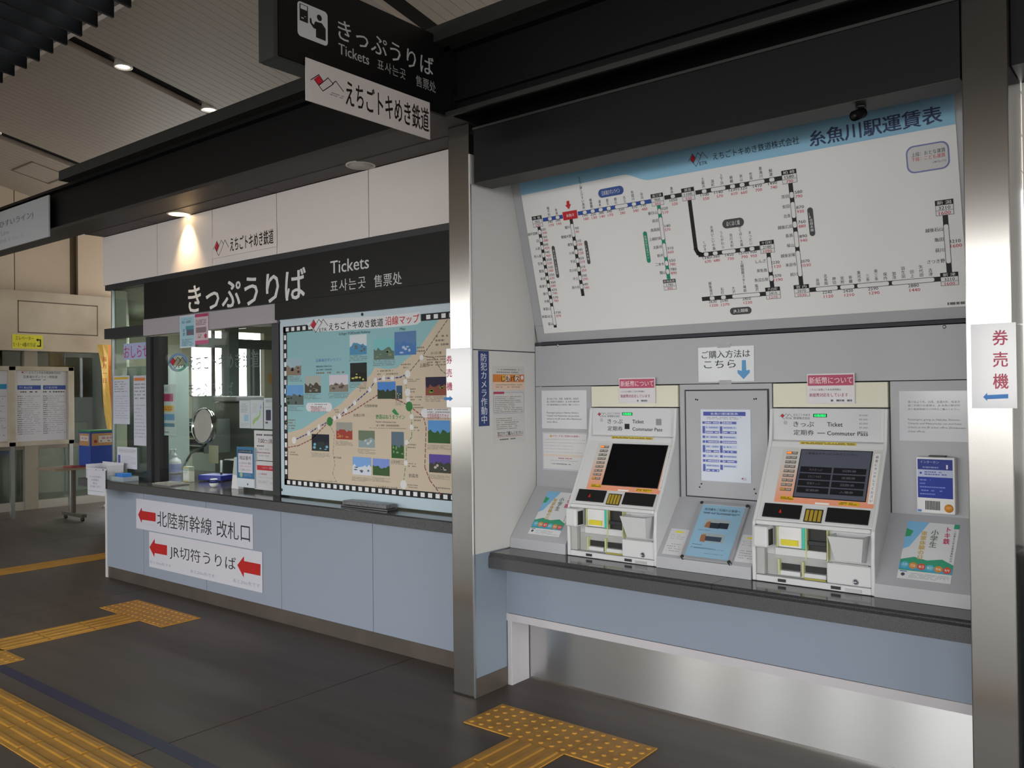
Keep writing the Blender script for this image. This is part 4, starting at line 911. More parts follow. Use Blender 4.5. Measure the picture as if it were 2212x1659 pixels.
    # head: sign face above the screen
    s = Sheet(wquad('Y', 3.8845, x0+.030, x0+.492, 1.372, 1.508), 'Y', 3.8845)
    W, H = s.W, s.H; s.rect_ab(0, 0, W, H, 'cdcfd2', 1)
    s.logo_ab(.012, .020, .062, .026, 2); s.text_ab('えちごトキめき', .078, .155, .020, .031, '3a3a3c', 1, 2); s.text_ab('鉄道株式会社', .078, .155, .035, .046, '3a3a3c', 1)
    s.rect_ab(.170, .020, .232, .036, '0c2a14', 2); s.mb.add([s.w(.175, .0225, .0015), s.w(.227, .0225, .0015), s.w(.227, .0335, .0015), s.w(.175, .0335, .0015)], [(0, 1, 2, 3)], mat('led_green', '18e070', emit=1.1))
    s.layer = 8; s.text_ab('発売中', .176, .226, .0225, .0335, '0c3a18', 1)
    s.disc_ab(.040, .062, .010, 'b2b4b6', 2)
    s.text_ab('きっぷ', .078, .172, .056, .080, '2a2a2c', 1, 2); s.text_ab('定期券', .078, .172, .094, .119, '2a2a2c', 1); s.text_ab('Ticket', .232, .300, .058, .077, '2a2a2c', 2); s.text_ab('Commuter Pass', .232, .408, .098, .116, '2a2a2c', 2)
    if second:
        s.rect_ab(.187, .106, .222, .109, '2a2a2c', 2)
        for i, t_ in enumerate(('¥10,000', '¥5,000', '¥2,000', '¥1,000')): s.text_ab(t_, .372, .408, .022+.018*i, .031+.018*i, '5a5a5e', 0, 2)
        s.tiny_ab(.372, .096, .408, .102, 1, '5a5a5e')
    else:
        s.rect_ab(.184, .080, .214, .108, '1a1c1e', 2); s.rect_ab(.372, .052, .404, .085, '8c8e92', 2)
    s.finish('head_panel', 'cdcfd2', parent=r, rough=.08, thick=.003, paper_mat=mat('glossy_head', 'cdcfd2', .08, coat=.6))
    s = Sheet(wquad('Y', 3.862, x0+.145, x0+.395, 1.349, 1.362), 'Y', 3.862)
    s.tiny_ab(.006, .002, s.W-.006, s.H-.001, 2, '4a4420', .6); s.finish('caution_strip', 'cdb536', parent=r)
    # bezel on the slope
    pp, nn = slope_plane(); S = Sheet(bez, (pp, nn)); W, H = S.W, S.H
    S.rect_ab(0, 0, W, H, 'c9c7c2', 1)
    nb = 26
    for i in range(nb):
        f = i/(nb-1); c = [int(a+(b-a)*f) for a, b in zip((0xcf, 0xc6, 0xbe), (0xe6, 0x96, 0x76))]
        y0_ = H*(.30+.70*i/nb); S.rect_ab(.004, y0_, W-.004, y0_+H*.70/nb+.0002, '%02x%02x%02x' % tuple(c), 2) if i < nb else None
    (sa, sb), (sc_, sd) = S.ab(scr[0]), S.ab(scr[2]); (s3, s4) = S.ab(scr[1]); (s5, s6) = S.ab(scr[3]); sa = (sa+s5)/2; sc_ = (sc_+s3)/2; sb = (sb+s4)/2; sd = (sd+s6)/2
    S.rect_ab(sc_+.012, .012, sc_+.036, H-.02, 'dedede', 3); S.vtext_ab('画面にタッチしてください', sc_+.024, .018, H-.026, .013, '333336', 1, 4)
    S.rect_ab(.028, H-.030, .090, H-.012, 'd4a820', 3); S.tiny_ab(.031, H-.027, .088, H-.014, 2, '5c4a14', .6, 4); S.rect_ab(W*.66, H-.022, W*.86, H-.006, 'd4a820', 3); S.tiny_ab(W*.665, H-.020, W*.855, H-.008, 2, '5c4a14', .6, 4); S.rect_ab(W*.43, H-.010, W*.57, H-.002, 'e2e2e2', 3)
    b = S.finish('screen_bezel', 'c9c7c2', parent=r, rough=.35, thick=.003)
    def onslope(nm, a0, b0, a1, b1, m_, th_=.004, par=b):
        q = [S.w(a0, b0, .0008), S.w(a1, b0, .0008), S.w(a1, b1, .0008), S.w(a0, b1, .0008)]; mb = MB(); mb.prism(q, S.n*th_, m_); return mb.build(nm, parent=par)
    onslope('screen_frame', sa-.004, sb-.004, sc_+.004, sd+.004, M_blk, .0015)
    onslope('screen', sa, sb, sc_, sd, mat('screen_dark', '0f0f12', .06, spec=.6) if not second else mat('screen_dim', '41434d', .07, emit=.55), .0022)
    if second:
        q = Sheet([pj(*S.w(sa, sb, .0032)), pj(*S.w(sc_, sb, .0032)), pj(*S.w(sc_, sd, .0032)), pj(*S.w(sa, sd, .0032))], (tuple(S.w(0, 0, .0032)), nn)); W2, H2 = q.W, q.H
        q.text_ab('ご希望のボタンにふれてください。', .02, W2*.82, .012, .022, '0c0c10', 1, 2); names = ['大人きっぷ', '回数券', 'えちごトキめき', '定期券', '往復きっぷ', '回数券', '定期券', '入場券']
        for i in range(4):
            for j in range(2):
                x_ = W2*(.03+.48*j); y_ = H2*(.36+.145*i); q.rect_ab(x_, y_, x_+W2*.455, y_+H2*.12, '16161b', 3); q.text_ab(names[i*2+j], x_+W2*.13, x_+W2*.32, y_+H2*.035, y_+H2*.085, '6a6a76', 0, 4)
        q.mb.build('screen_menu', parent=b)
    # number buttons, two columns of nine
    for i in range(9):
        for j in range(2):
            aa = .022+.026*j; bb = .016+i*(H-.062)/9.0
            col = 'e8702c' if (i == 0 and j == 0) else ('c8a040' if (i == 8 and j == 0) else 'a29c92')
            e_ = 1.2 if (i == 0 and j == 0) else 0
            onslope('button', aa, bb, aa+.023, bb+.013, mat('btn_rim', '4a4744', .5), .002); onslope('button_cap', aa+.002, bb+.002, aa+.021, bb+.011, mat('btn_'+col, col, .4, emit=e_), .0035)
    return r
c3, c4 = crop(1200, 800, .27125), crop(1600, 780, .32549)
machine(-2.578, 'left ticket machine with a blank dark screen', c3, [c3(345, 578), c3(948, 600), c3(862, 985), c3(238, 948)], [c3(460, 590), c3(890, 603), c3(815, 935), c3(378, 910)], False)
machine(-1.565, 'right ticket machine whose dim screen shows a menu of buttons', c4, [c4(282, 577), c4(940, 603), c4(888, 973), c4(216, 940)], [c4(408, 592), c4(873, 605), c4(832, 928), c4(362, 902)], True)

# ================================================================ papers and fittings in the alcove
def c5(x, y): return (1400+x*.3013, 740+y*.3013)
def c7(x, y): return (990+x*.3013, 740+y*.3013)
def c8(x, y): return (1890+x*.31353, 780+y*.31353)
# how-to-buy paper
s = Sheet([c5(360, 30), c5(758, 28), c5(762, 275), c5(360, 285)], 'Y', 3.897)
s.text('ご購入方法は', c5(388, 88), c5(733, 76), 17, '34383c', 1, 2); s.text('こちら', c5(405, 153), c5(635, 153), 17, '34383c', 1)
s.poly([c5(678, 128), c5(705, 128), c5(708, 200), c5(732, 195), c5(732, 215), c5(690, 262), c5(648, 218), c5(648, 196), c5(677, 203)], '5f9ccc', 3)
s.finish('paper_notice', 'cfd2d6', 'laminated paper with a blue down arrow taped high between the machines', 'notice', rough=.18)
mb = MB()
for a, b in (((495, 12), (590, 35)), ((510, 270), (598, 298))):
    p, q = at(*c5(*a), 'Y', 3.896), at(*c5(*b), 'Y', 3.896); mb.box(p[0], q[0], 3.8955, 3.8958, q[2], p[2], mat('tape', 'c4c6c6', .3, alpha=.5))
mb.build('sticky_tape', parent=[o for o in bpy.data.objects if o.name.startswith('paper_notice')][-1])
# new banknote notices
for q, lab, cf in (([c3(503, 60), c3(795, 60), c3(795, 262), c3(510, 262)], 'small pink-headed new banknote notice over the left ticket machine', c3), ([c4(440, 85), c4(757, 80), c4(757, 278), c4(443, 285)], 'small pink-headed new banknote notice over the right ticket machine', c4)):
    s = Sheet(q, 'Y', 3.886); W, H = s.W, s.H
    s.rect_ab(.004, .006, W-.005, H*.40, 'b8506a', 2); s.text_ab('新紙幣について', .010, W-.010, H*.11, H*.34, 'ead6dc', 1, 3)
    s.text_ab('こちらに設置してある券売機は', .012, W*.72, H*.50, H*.57, '6a5a60', 0, 3); s.text_ab('新紙幣対応をしています', .010, W*.86, H*.65, H*.78, 'a0405c', 1); s.tiny_ab(W*.5, H*.86, W-.01, H*.94, 1, '6a6a70', .8)
    s.finish('banknote_notice', 'd4d0d4', lab, 'notice', rough=.3)
# notices on the left grey panel
s = Sheet([c7(597, 343), c7(920, 343), c7(922, 620), c7(600, 615)], 'Y', 3.898)
for i, t_ in enumerate(('南小谷より先、白馬、信濃大町、松本方', '面ご利用のお客様は、JR 糸魚川駅切符', '売り場(新幹線口)で切符をご購入ください。')): s.text(t_, c7(636, 403+22*i), c7(870+(-6, 0, 6)[i], 403+22*i), 4.4, '505054', 0, 2)
for i, t_ in enumerate(('Passengers going to Hakuba, Shinano-', 'Omachi and Matsumoto can purchase', 'tickets at the JR ticket office (Shinkansen', 'ticket office).')): s.text(t_, c7(636, 505+22*i), c7((865, 868, 884, 714)[i], 505+22*i), 4.6, '505058', 0)
s.finish('paper_notice', 'd2d4d8', 'white bilingual ticket notice, upper one on the grey panel left of the machines', 'notice')
s = Sheet([c7(603, 642), c7(930, 650), c7(922, 922), c7(607, 912)], 'Y', 3.898); W, H = s.W, s.H
s.line_ab([(.004, .004), (W-.004, .004), (W-.004, H-.004), (.004, H-.004), (.004, .004)], .0015, '7a82a4', 2)
s.poly([c7(657, 678), c7(667, 658), c7(677, 678)], 'c0a040', 3); s.text('ICカードをご利用のお客様へ', c7(680, 668), c7(878, 676), 4.6, 'a04050', 1)
for i in range(5): s.tiny(c7(618, 693+23*i), c7(915, 703+23*i), 1, '5c5c60', .8, 2, i)
s.rect(c7(614, 802), c7(918, 826), 'd8c8b8', 2); s.tiny(c7(720, 828), c7(825, 838), 1, 'b04858', .8, 2); s.tiny(c7(660, 845), c7(880, 855), 1, '909090', .7); s.tiny(c7(670, 868), c7(865, 880), 1, '404044', .8)
s.finish('paper_notice', 'd2d2d4', 'framed IC card notice, lower one on the grey panel left of the machines', 'notice')
# fare list on the flap
s = Sheet([c5(377, 475), c5(738, 482), c5(735, 1010), c5(378, 990)], 'Y', 3.890); W, H = s.W, s.H
s.rect_ab(.016, .012, W-.024, .032, '4c58a6', 2); s.text_ab('糸魚川駅運賃表', .055, W-.062, .016, .028, 'd4d8ea', 1, 3); s.tiny_ab(.035, .037, W-.045, .050, 2, '8a8e9c', .5, 2)
for i in range(11):
    y_ = .060+i*.0235
    for j in range(2):
        if j and i > 9: continue
        x_ = .028+.092*j; s.rect_ab(x_, y_, x_+.070, y_+.0125, '5c68b0' if i % 2 == 0 else 'b8c4e0', 2); s.tiny_ab(x_+.003, y_+.003, x_+.067, y_+.010, 1, 'cfd4ea' if i % 2 == 0 else '7a86b8', .8, 3, i+j); s.rect_ab(x_-.017, y_, x_-.003, y_+.0125*(2 if i % 4 == 1 else 1), '5c68b0', 2)
s.logo_ab(W-.050, H-.026, .028, .012, 3)
s.finish('fare_list_panel', 'd0d6e2', 'white and blue fare list panel on the grey flap between the machines', 'panel', thick=.006, bevel=.002)
# sloped surface plane
sp_n = np.array([0, -(1.062-.80), (3.896-3.655)]); sp_n /= np.linalg.norm(sp_n); SP = ((0, 3.655, .80), tuple(sp_n)); SPu = lambda k: (tuple(np.array(SP[0])+sp_n*k), SP[1])
s = Sheet([c5(390, 1160), c5(700, 1180), c5(580, 1568), c5(258, 1530)], SPu(.012)); W, H = s.W, s.H
s.text('券売機をご利用のお客様へ', c5(405, 1195), c5(660, 1212), 5.5, '2a3440', 1, 2); s.tiny(c5(400, 1213), c5(655, 1245), 2, '2f3a46', .62)
s.rect(c5(415, 1262), c5(575, 1335), '9aa6a8', 2); s.rect(c5(440, 1290), c5(505, 1335), '2a2f3a', 3); s.rect(c5(512, 1292), c5(568, 1338), '2a2f3a', 3); s.poly([c5(420, 1290), c5(450, 1280), c5(438, 1330), c5(402, 1322)], '9c6a4c', 4); s.tiny(c5(358, 1338), c5(488, 1353), 1, '2f3a46', .7)
s.rect(c5(385, 1362), c5(535, 1440), '9aa6a8', 2); s.rect(c5(400, 1385), c5(520, 1430), '3a4654', 3); s.poly([c5(380, 1380), c5(415, 1372), c5(405, 1430), c5(370, 1425)], '9c6a4c', 4); s.tiny(c5(318, 1440), c5(420, 1455), 1, '2f3a46', .7); s.tiny(c5(308, 1460), c5(560, 1498), 2, '3a4654', .5); s.tiny(c5(400, 1512), c5(540, 1525), 1, '2f3a46', .7)
r = thing('instruction_frame', 'blue how-to sheet in an aluminium snap frame lying on the slope between the machines', 'frame', tuple(s.w(W/2, H/2, -.012)))
s.finish('sheet', '8fb4cc', parent=r, rough=.2)
mb = MB(); fr_ = .014
for a0, b0, a1, b1 in ((-fr_, -fr_, W+fr_, .002), (-fr_, H-.002, W+fr_, H+fr_), (-fr_, 0, .002, H), (W-.002, 0, W+fr_, H)):
    mb.prism([s.w(a0, b0, -.011), s.w(a1, b0, -.011), s.w(a1, b1, -.011), s.w(a0, b1, -.011)], s.n*.015, mat('snap_alu', 'b9bcc0', .45, metal=.5))
mb.build('snap_frame', parent=r, bevel=.002)
MB().prism([s.w(-.004, -.004, -.0112), s.w(W+.004, -.004, -.0112), s.w(W+.004, H+.004, -.0112), s.w(-.004, H+.004, -.0112)], s.n*.0095, M_dark).build('back_board', parent=r)
for a, b in ((-.006, -.006), (W+.006, -.006), (W+.006, H+.006), (-.006, H+.006)):
    p = s.w(a, b, -.0115); mb = MB(); mb.lathe(tuple(p), [(.009, 0), (.009, .017), (.006, .019)], tuple(s.n), 12, M_dark); mb.build('corner_cap', parent=r)
# two little cards either side
for q, side in (([c5(170, 1332), c5(308, 1345), c5(225, 1528), c5(98, 1512)], 'left'), ([c5(683, 1375), c5(808, 1390), c5(775, 1583), c5(612, 1570)], 'right')):
    s = Sheet(q, SPu(.0005)); W, H = s.W, s.H; s.rect_ab(W*.28, .012, W*.72, .022, 'd8cc3c', 2); s.tiny_ab(.012, .03, W-.012, H*.42, 3, '9a9a9e', .3); s.tiny_ab(.012, H*.55, W-.012, H*.9, 4, '8a8a90', .3)
    s.finish('small_card', 'c9c9cc', 'small white card with a yellow mark on the %s of the instruction frame' % side, 'card')
# flyers
def flyer(q, pl, label):
    s = Sheet(q, pl); W, H = s.W, s.H; F = lambda x, y: (W*x, H*y)
    s.poly_ab([F(0, 0), F(.42, 0), F(.30, .18), F(.12, .45), F(0, .5)], '7fb6dc', 2); s.poly_ab([F(0, .13), F(.14, .17), F(.10, .27), F(0, .28)], '3f9c6c', 3)
    s.poly_ab([F(0, .68), F(.25, .62), F(.5, .66), F(.78, .62), F(1, .70), F(1, .86), F(0, .86)], '3f9a78', 2)
    s.poly_ab([F(0, .735), F(1, .765), F(1, .86), F(0, .84)], '4a9cc0', 3)
    for i, (c_, t_) in enumerate((('5ab0c8', '7/19'), ('d08a3c', '7/26'), ('cc5440', '8/3'), ('5ab0c8', '8/21'), ('d08a3c', '9/6'), ('cc5440', '9/9'))):
        cx = W*(.10+.16*i); cy = H*(.765+.006*i); s.disc_ab(cx, cy, W*.078, c_, 4, 14); s.text_ab(t_, cx-W*.045, cx+W*.045, cy-W*.03, cy+W*.03, 'e8e4dc', 1, 5)
    for t_, x_, y0_, y1_, w_, co, ci in (('トキ鉄', .80, .05, .36, .105, 'c04468', 'f0dce4'), ('小学生', .56, .12, .44, .12, '6c7a66', 'eef0e8'), ('車掌体験の日', .36, .16, .66, .10, 'c8a860', 'e8e4da')):
        s.vtext_ab(t_, W*x_, H*y0_, H*y1_, W*w_*1.25, co, 3, 6)
    s.vtext_ab('この夏も小学生運賃無料の日', W*.935, H*.10, H*.66, W*.045, '4a4e58', 1, 6); s.rect_ab(*F(.90, 0), *F(1, .08), '3f9a78', 3)
    s.tiny_ab(W*.22, H*.89, W*.96, H*.98, 4, '9a9a9e', .4, 3); s.rect_ab(W*.03, H*.87, W*.17, H*.885, '3f7ab0', 3); s.disc_ab(W*.10, H*.93, W*.04, '4a4a4e', 3, 8)
    return s.finish('flyer', 'd6d8da', label, 'flyer', rough=.35)
flyer([c7(645, 1068), c7(848, 1080), c7(738, 1395), c7(500, 1370)], SPu(.0006), 'colourful summer flyer on the slope at the far left, beside the white side wall')
flyer([c8(230, 1102), c8(585, 1130), c8(522, 1535), c8(150, 1493)], SPu(.0006), 'colourful summer flyer on the slope at the right, under the intercom')
# right laminated notice, wide, reaches the column
s = Sheet([c8(165, 205), c8(665, 205), c8(665, 555), c8(172, 550)], 'Y', 3.897)
for i, t_ in enumerate(('南小谷より先、白馬、信濃大町、松本方', '面ご利用のお客様は、JR 糸魚川駅切符', '売り場(新幹線口)で切符をご購入ください。')): s.text(t_, c8(230, 282+26*i), c8(590, 282+26*i), 5.4, '68686e', 0, 2)
for i, t_ in enumerate(('Passengers going to Hakuba, Shinano-', 'Omachi and Matsumoto can purchase', 'tickets at the JR ticket office (Shinkansen', 'ticket office).')): s.text(t_, c8(230, 407+27*i), c8((592, 598, 625, 352)[i], 407+27*i), 5.4, '68686e', 0)
s.finish('paper_notice', 'c9cbd0', 'glossy laminated bilingual notice above the intercom', 'notice', rough=.12)
# intercom
ib = at(*c8(300, 665), 'Y', 3.85); ie = at(*c8(550, 1062), 'Y', 3.85)
r = thing('intercom', 'white and blue wall intercom with a round orange button', 'intercom', (-.85, 3.87, 1.08))
x0, x1, z0, z1 = -.925, -.778, 1.078, 1.312
MB().box(x0, x1, 3.852, 3.898, z0, z1, M_white).build('body', parent=r, bevel=.004); MB().box(-.878, -.815, 3.86, 3.89, z1, z1+.006, M_blk).build('top_clip', parent=r)
s = Sheet(wquad('Y', 3.851, x0+.006, x1-.008, 1.142, z1-.009), 'Y', 3.851); W, H = s.W, s.H
s.rect_ab(0, 0, W, H*.27, '2c3a88', 1); s.rect_ab(0, H*.27, W, H*.46, 'b4bcd8', 1); s.rect_ab(0, H*.46, W, H, '263a96', 1); s.text_ab('インターホン', W*.08, W*.62, .006, .017, 'a8b0d0', 1, 2); s.rrect_ab(W*.82, H*.13, W*.87, H*.24, .002, 'd8d8e0', 2)
s.tiny_ab(W*.15, H*.18, W*.6, H*.24, 1, '8a94c4', .6); s.tiny_ab(W*.2, H*.30, W*.9, H*.42, 2, '5a64a0', .5, 3, 2); s.disc_ab(W*.09, H*.36, W*.035, '3c4a98', 3)
for i in range(5): s.tiny_ab(W*.06, H*(.52+.09*i), W*(.5, .28, .85, .72, .5)[i], H*(.56+.09*i), 1, '7a88d0', .8, 3, i)
s.finish('label_plate', '2c3a88', parent=r, rough=.3)
mb = MB()
for i in range(10): mb.box(x0+.034+.0058*i, x0+.037+.0058*i, 3.8495, 3.853, 1.093, 1.130, M_blk)
mb.build('speaker_slots', parent=r)
mb = MB(); mb.lathe((x1-.024, 3.853, 1.103), [(.017, 0), (.017, .004), (.014, .007), (0, .008)], (0, -1, 0), 22, mat('orange_button', 'd08a28', .35), cap=False); mb.build('call_button', parent=r)
MB().box(x0+.005, x0+.019, 3.8495, 3.853, 1.083, 1.092, mat('blue_mark', '4a78c0', .5)).build('blue_mark', parent=r)
# ---------------------------------------------------------------- side wall
s = Sheet([c7(141, 57), c7(218, 62), c7(224, 598), c7(149, 600)], 'X', -2.9675); W, H = s.W, s.H
s.vtext_ab('防犯カメラ作動中', W/2, H*.03, H*.97, W*.62, 'd0d4e0', 1, 2); s.finish('camera_notice', '24386e', 'narrow blue vertical security camera sticker on the white side wall', 'sticker', rough=.3)
s = Sheet([c7(243, 165), c7(470, 172), c7(480, 715), c7(250, 715)], 'X', -2.9675); W, H = s.W, s.H; F = lambda x, y: (W*x, H*y)
s.tiny_ab(*F(.12, .03), *F(.88, .10), 2, '8a8680', .5); s.rect_ab(*F(.01, .11), *F(.99, .21), 'c87a3a', 2); s.text_ab('じもパス', *(W*.27, W*.83), H*.125, H*.205, '1e1a18', 2, 4); s.rect_ab(*F(.27, .12), *F(.38, .20), 'd8a848', 3); s.rect_ab(*F(.40, .12), *F(.53, .20), 'd4c4b4', 3); s.rect_ab(*F(.70, .12), *F(.83, .20), 'd4c4b4', 3); s.disc_ab(*F(.92, .15), W*.06, 'c04a3a', 4); s.disc_ab(*F(.92, .15), W*.045, 'd8d0cc', 5)
s.rect_ab(*F(.01, .21), *F(.99, .31), 'd4b8a4', 2); s.tiny_ab(*F(.10, .23), *F(.92, .29), 2, 'a09080', .5, 3)
s.rrect_ab(*F(.02, .345), *F(.98, .62), .02, '8a86a0', 2); s.rrect_ab(*F(.03, .35), *F(.97, .615), .018, 'c4c2c0', 3); s.rect_ab(*F(.02, .335), *F(.35, .365), 'a83c58', 4); s.tiny_ab(*F(.06, .39), *F(.93, .61), 9, '807c7a', .4, 4)
s.tiny_ab(*F(.10, .67), *F(.80, .83), 6, '807c7a', .35, 3); s.text_ab('窓口でご購入ください', W*.13, W*.93, H*.855, H*.91, '4a4246', 1, 3); s.line_ab([F(.12, .92), F(.93, .92)], .002, 'a05060', 3); s.tiny_ab(*F(.2, .945), *F(.9, .965), 1, '6a6664', .8)
s.finish('pass_poster', 'c2c0be', 'pale poster with an orange headline on the white side wall', 'poster', rough=.25)
# wrap-round posters on the columns
lam = mat('laminate', 'c4c4c8', .12, coat=.5)
s = Sheet([(2098, 697), (2195, 700), (2194, 884), (2098, 880)], 'Y', 3.3525, ext=(0, .002, 0, 0)); W, H = s.W, s.H
s.vtext('券売機', (2162, 707), (2162, 848), 35, 'b85468', 2, 2); s.poly([(2123, 857), (2132, 848), (2132, 853), (2177, 853), (2177, 862), (2132, 862), (2132, 866)], '4a82c4', 2)
s.finish('column_poster', label='laminated red-lettered ticket machine poster on the right column', cat='poster', paper_mat=lam)
s = Sheet([(963, 752), (1018, 752), (1018, 880), (966, 880)], 'Y', 3.3515); W, H = s.W, s.H
s.vtext('券売機', (971, 762), (971, 850), 13, 'b85468', 2, 2); s.poly([(979, 862), (972, 856), (972, 859), (960, 859), (960, 865), (972, 865), (972, 868)], '4a82c4', 2)
s.finish('column_poster', label='laminated poster wrapped round the left edge of the middle column', cat='poster', paper_mat=lam)

# ================================================================ right of the right column
mb = MB(); mb.box(-.47, 6.1, 3.64, 3.8, 0, 3.0, M_joint); wr = mb.build('wall_counter_side', kind='structure')
xq = -.49
for i in range(6):
    a = xq+(0 if i == 0 else .022+.95*(i-1)+.0); b = xq+.02 if i == 0 else a+.94
    MB().box(a+.002, b, 3.62, 3.64, 1.835, 2.72, M_side).build('wall_panel', parent=wr); MB().box(a+.002, b, 3.62, 3.64, .01, 1.828, M_side).build('wall_panel', parent=wr)
mb = MB(); mb.box(-.488, 6.1, 3.40, 3.8, 2.72, 3.024, M_beam); mb.build('trim_8', kind='structure')
r = thing('waste_bin', 'dark object with a rounded top half hidden behind the right column', 'bin', (-.30, 3.55, 0))
MB().box(-.485, -.10, 3.44, 3.61, 0, 1.02, mat('bin_dark', '2c3236', .4)).build('body', parent=r, bevel=.02)
mb = MB(); mb.tube([(-.43, 3.50, 1.02), (-.43, 3.50, 1.28), (-.41, 3.50, 1.30), (-.15, 3.50, 1.30), (-.13, 3.50, 1.28), (-.13, 3.50, 1.02)], .008, 8, M_blk); mb.build('sign_rail', parent=r)
MB().box(-.42, -.14, 3.497, 3.503, 1.03, 1.29, mat('grey_card', 'a4a4a2', .5)).build('sign_card', parent=r)
# ================================================================ things on and round the staffed counter
ZC = .893
def c9(x, y): return (180+x*.1085, 940+y*.1085)
# leaflet holder box
r = thing('leaflet_box', 'open white printed leaflet box at the left end of the counter', 'box', (-7.42, 3.56, ZC))
x0, x1, y0, y1, h = -7.60, -7.22, 3.47, 3.62, .135
mb = MB(); M_card = mat('card_white', 'c4c4cc', .55)
mb.box(x0, x1, y0, y0+.003, ZC, ZC+.095, M_card).box(x0, x1, y1-.003, y1, ZC, ZC+h, M_card).box(x0, x0+.003, y0, y1, ZC, ZC+.12, M_card).box(x1-.003, x1, y0, y1, ZC, ZC+.12, M_card).box(x0, x1, y0, y1, ZC, ZC+.003, M_card)
mb.build('box_walls', parent=r)
s = Sheet(wquad('Y', 3.4695, x0+.01, x1-.01, ZC+.01, ZC+.09), 'Y', 3.4695); s.rect_ab(.17, .008, .19, .06, '3c4a90', 2); s.rect_ab(.30, 0, .32, .05, '55555c', 2); s.tiny_ab(.20, .01, .29, .07, 5, '8a8ca0', .4); s.tiny_ab(.01, .01, .15, .07, 4, '7a7c8c', .4); s.rect_ab(.172, .062, .19, .078, 'c07a68', 2)
s.finish('printed_side', 'c4c4cc', parent=r)
# A4 notice standing behind the box
s = Sheet([c9(683, 218), c9(1078, 258), c9(1060, 690), c9(672, 640)], 'Y', 3.655)
s.tiny(c9(705, 260), c9(1050, 370), 4, '85858c', .45); s.rect(c9(695, 385), c9(735, 600), '4a5496', 2); s.tiny(c9(760, 395), c9(1050, 600), 7, 'a0a0b8', .4)
s.finish('paper_notice', 'c6c8d2', 'white sheet standing behind the leaflet box', 'notice')
# hanging sheet over the counter edge
s = Sheet([c9(130, 690), c9(505, 715), c9(375, 1210), c9(38, 1175)], 'X', -7.70, snap=False)
s = Sheet([c9(130, 690), c9(505, 715), c9(375, 1210), c9(38, 1175)], 'Y', 3.425, snap=False)
for i, (a, b) in enumerate(((150, 390), (175, 325), (190, 270), (118, 325))): s.text(('きっぷをお求めの', 'お客様は', '窓口', 'までお越しください')[i], c9(a, (835, 900, 965, 1025)[i]), c9(b, (845, 905, 970, 1035)[i]), 4.5, '6c6c74', 1 if i < 3 else 0, 2)
s.rect(c9(55, 1105), c9(358, 1130), '3f7a80', 2)
s.finish('hanging_notice', 'c4c4ce', 'white notice hung over the left end of the granite counter', 'notice')
# clear tray with a blue lid
r = thing('clear_tray', 'clear plastic tray holding a small blue box on the counter', 'tray', (-7.04, 3.54, ZC))
mb = MB(); mt = mat('clear_plastic', 'b8c4c8', .15, alpha=.45)
mb.box(-7.18, -6.93, 3.47, 3.60, ZC, ZC+.004, mt).box(-7.18, -6.93, 3.47, 3.473, ZC, ZC+.04, mt).box(-7.18, -6.93, 3.597, 3.60, ZC, ZC+.04, mt).box(-7.18, -7.177, 3.47, 3.60, ZC, ZC+.04, mt).box(-6.933, -6.93, 3.47, 3.60, ZC, ZC+.04, mt)
mb.build('tray', parent=r)
mb = MB(); mb.box(-7.13, -7.02, 3.50, 3.585, ZC+.004, ZC+.062, mat('bright_blue', '2f78c8', .4)); mb.build('blue_box', bevel=.004, label='small bright blue box standing in the clear tray', cat='box')
# sanitizer
def on_counter(u, v): return at(u, v, 'Z', ZC)
bx, by = -7.20, 4.06
p = on_counter(378, 1023); bx, by = float(p[0]), float(p[1])
r = thing('sanitizer_bottle', 'white pump bottle of hand sanitizer behind the ticket window', 'bottle', (bx, by, ZC)); M_bt = mat('bottle_white', 'd6d6dc', .35)
k = 1.0
mb = MB(); mb.lathe((bx, by, ZC), [(.0, 0), (.052, 0), (.055, .01), (.055, .10), (.048, .125), (.022, .14), (.018, .155)], n=24, m=M_bt, cap=False); mb.build('bottle', parent=r)
mb = MB(); mb.lathe((bx, by, ZC+.02), [(.0555, 0), (.0555, .07)], n=24, m=mat('label_blue', 'a4a8d8', .5), cap=False); mb.build('bottle_label', parent=r)
mb = MB(); mb.lathe((bx, by, ZC+.15), [(.020, 0), (.020, .025), (.007, .027), (.007, .06), (.014, .062), (.014, .075)], n=16, m=M_bt); mb.build('pump_neck', parent=r)
mb = MB(); mb.tube([(bx, by, ZC+.218), (bx-.085, by-.03, ZC+.218), (bx-.10, by-.035, ZC+.205), (bx-.10, by-.035, ZC+.192)], .006, 8, M_bt); mb.build('pump_nozzle', parent=r)
s = Sheet([c9(1535, 195), c9(1808, 205), c9(1805, 400), c9(1535, 380)], 'Y', by+.06); s.tiny(c9(1555, 230), c9(1790, 262), 2, '6a7078', .5); s.rect(c9(1725, 290), c9(1775, 320), '5a626c', 2); s.rect(c9(1570, 290), c9(1610, 330), '7a828c', 2)
s.finish('paper_notice', 'c2ccd2', 'small pale card right behind the sanitizer bottle', 'notice')
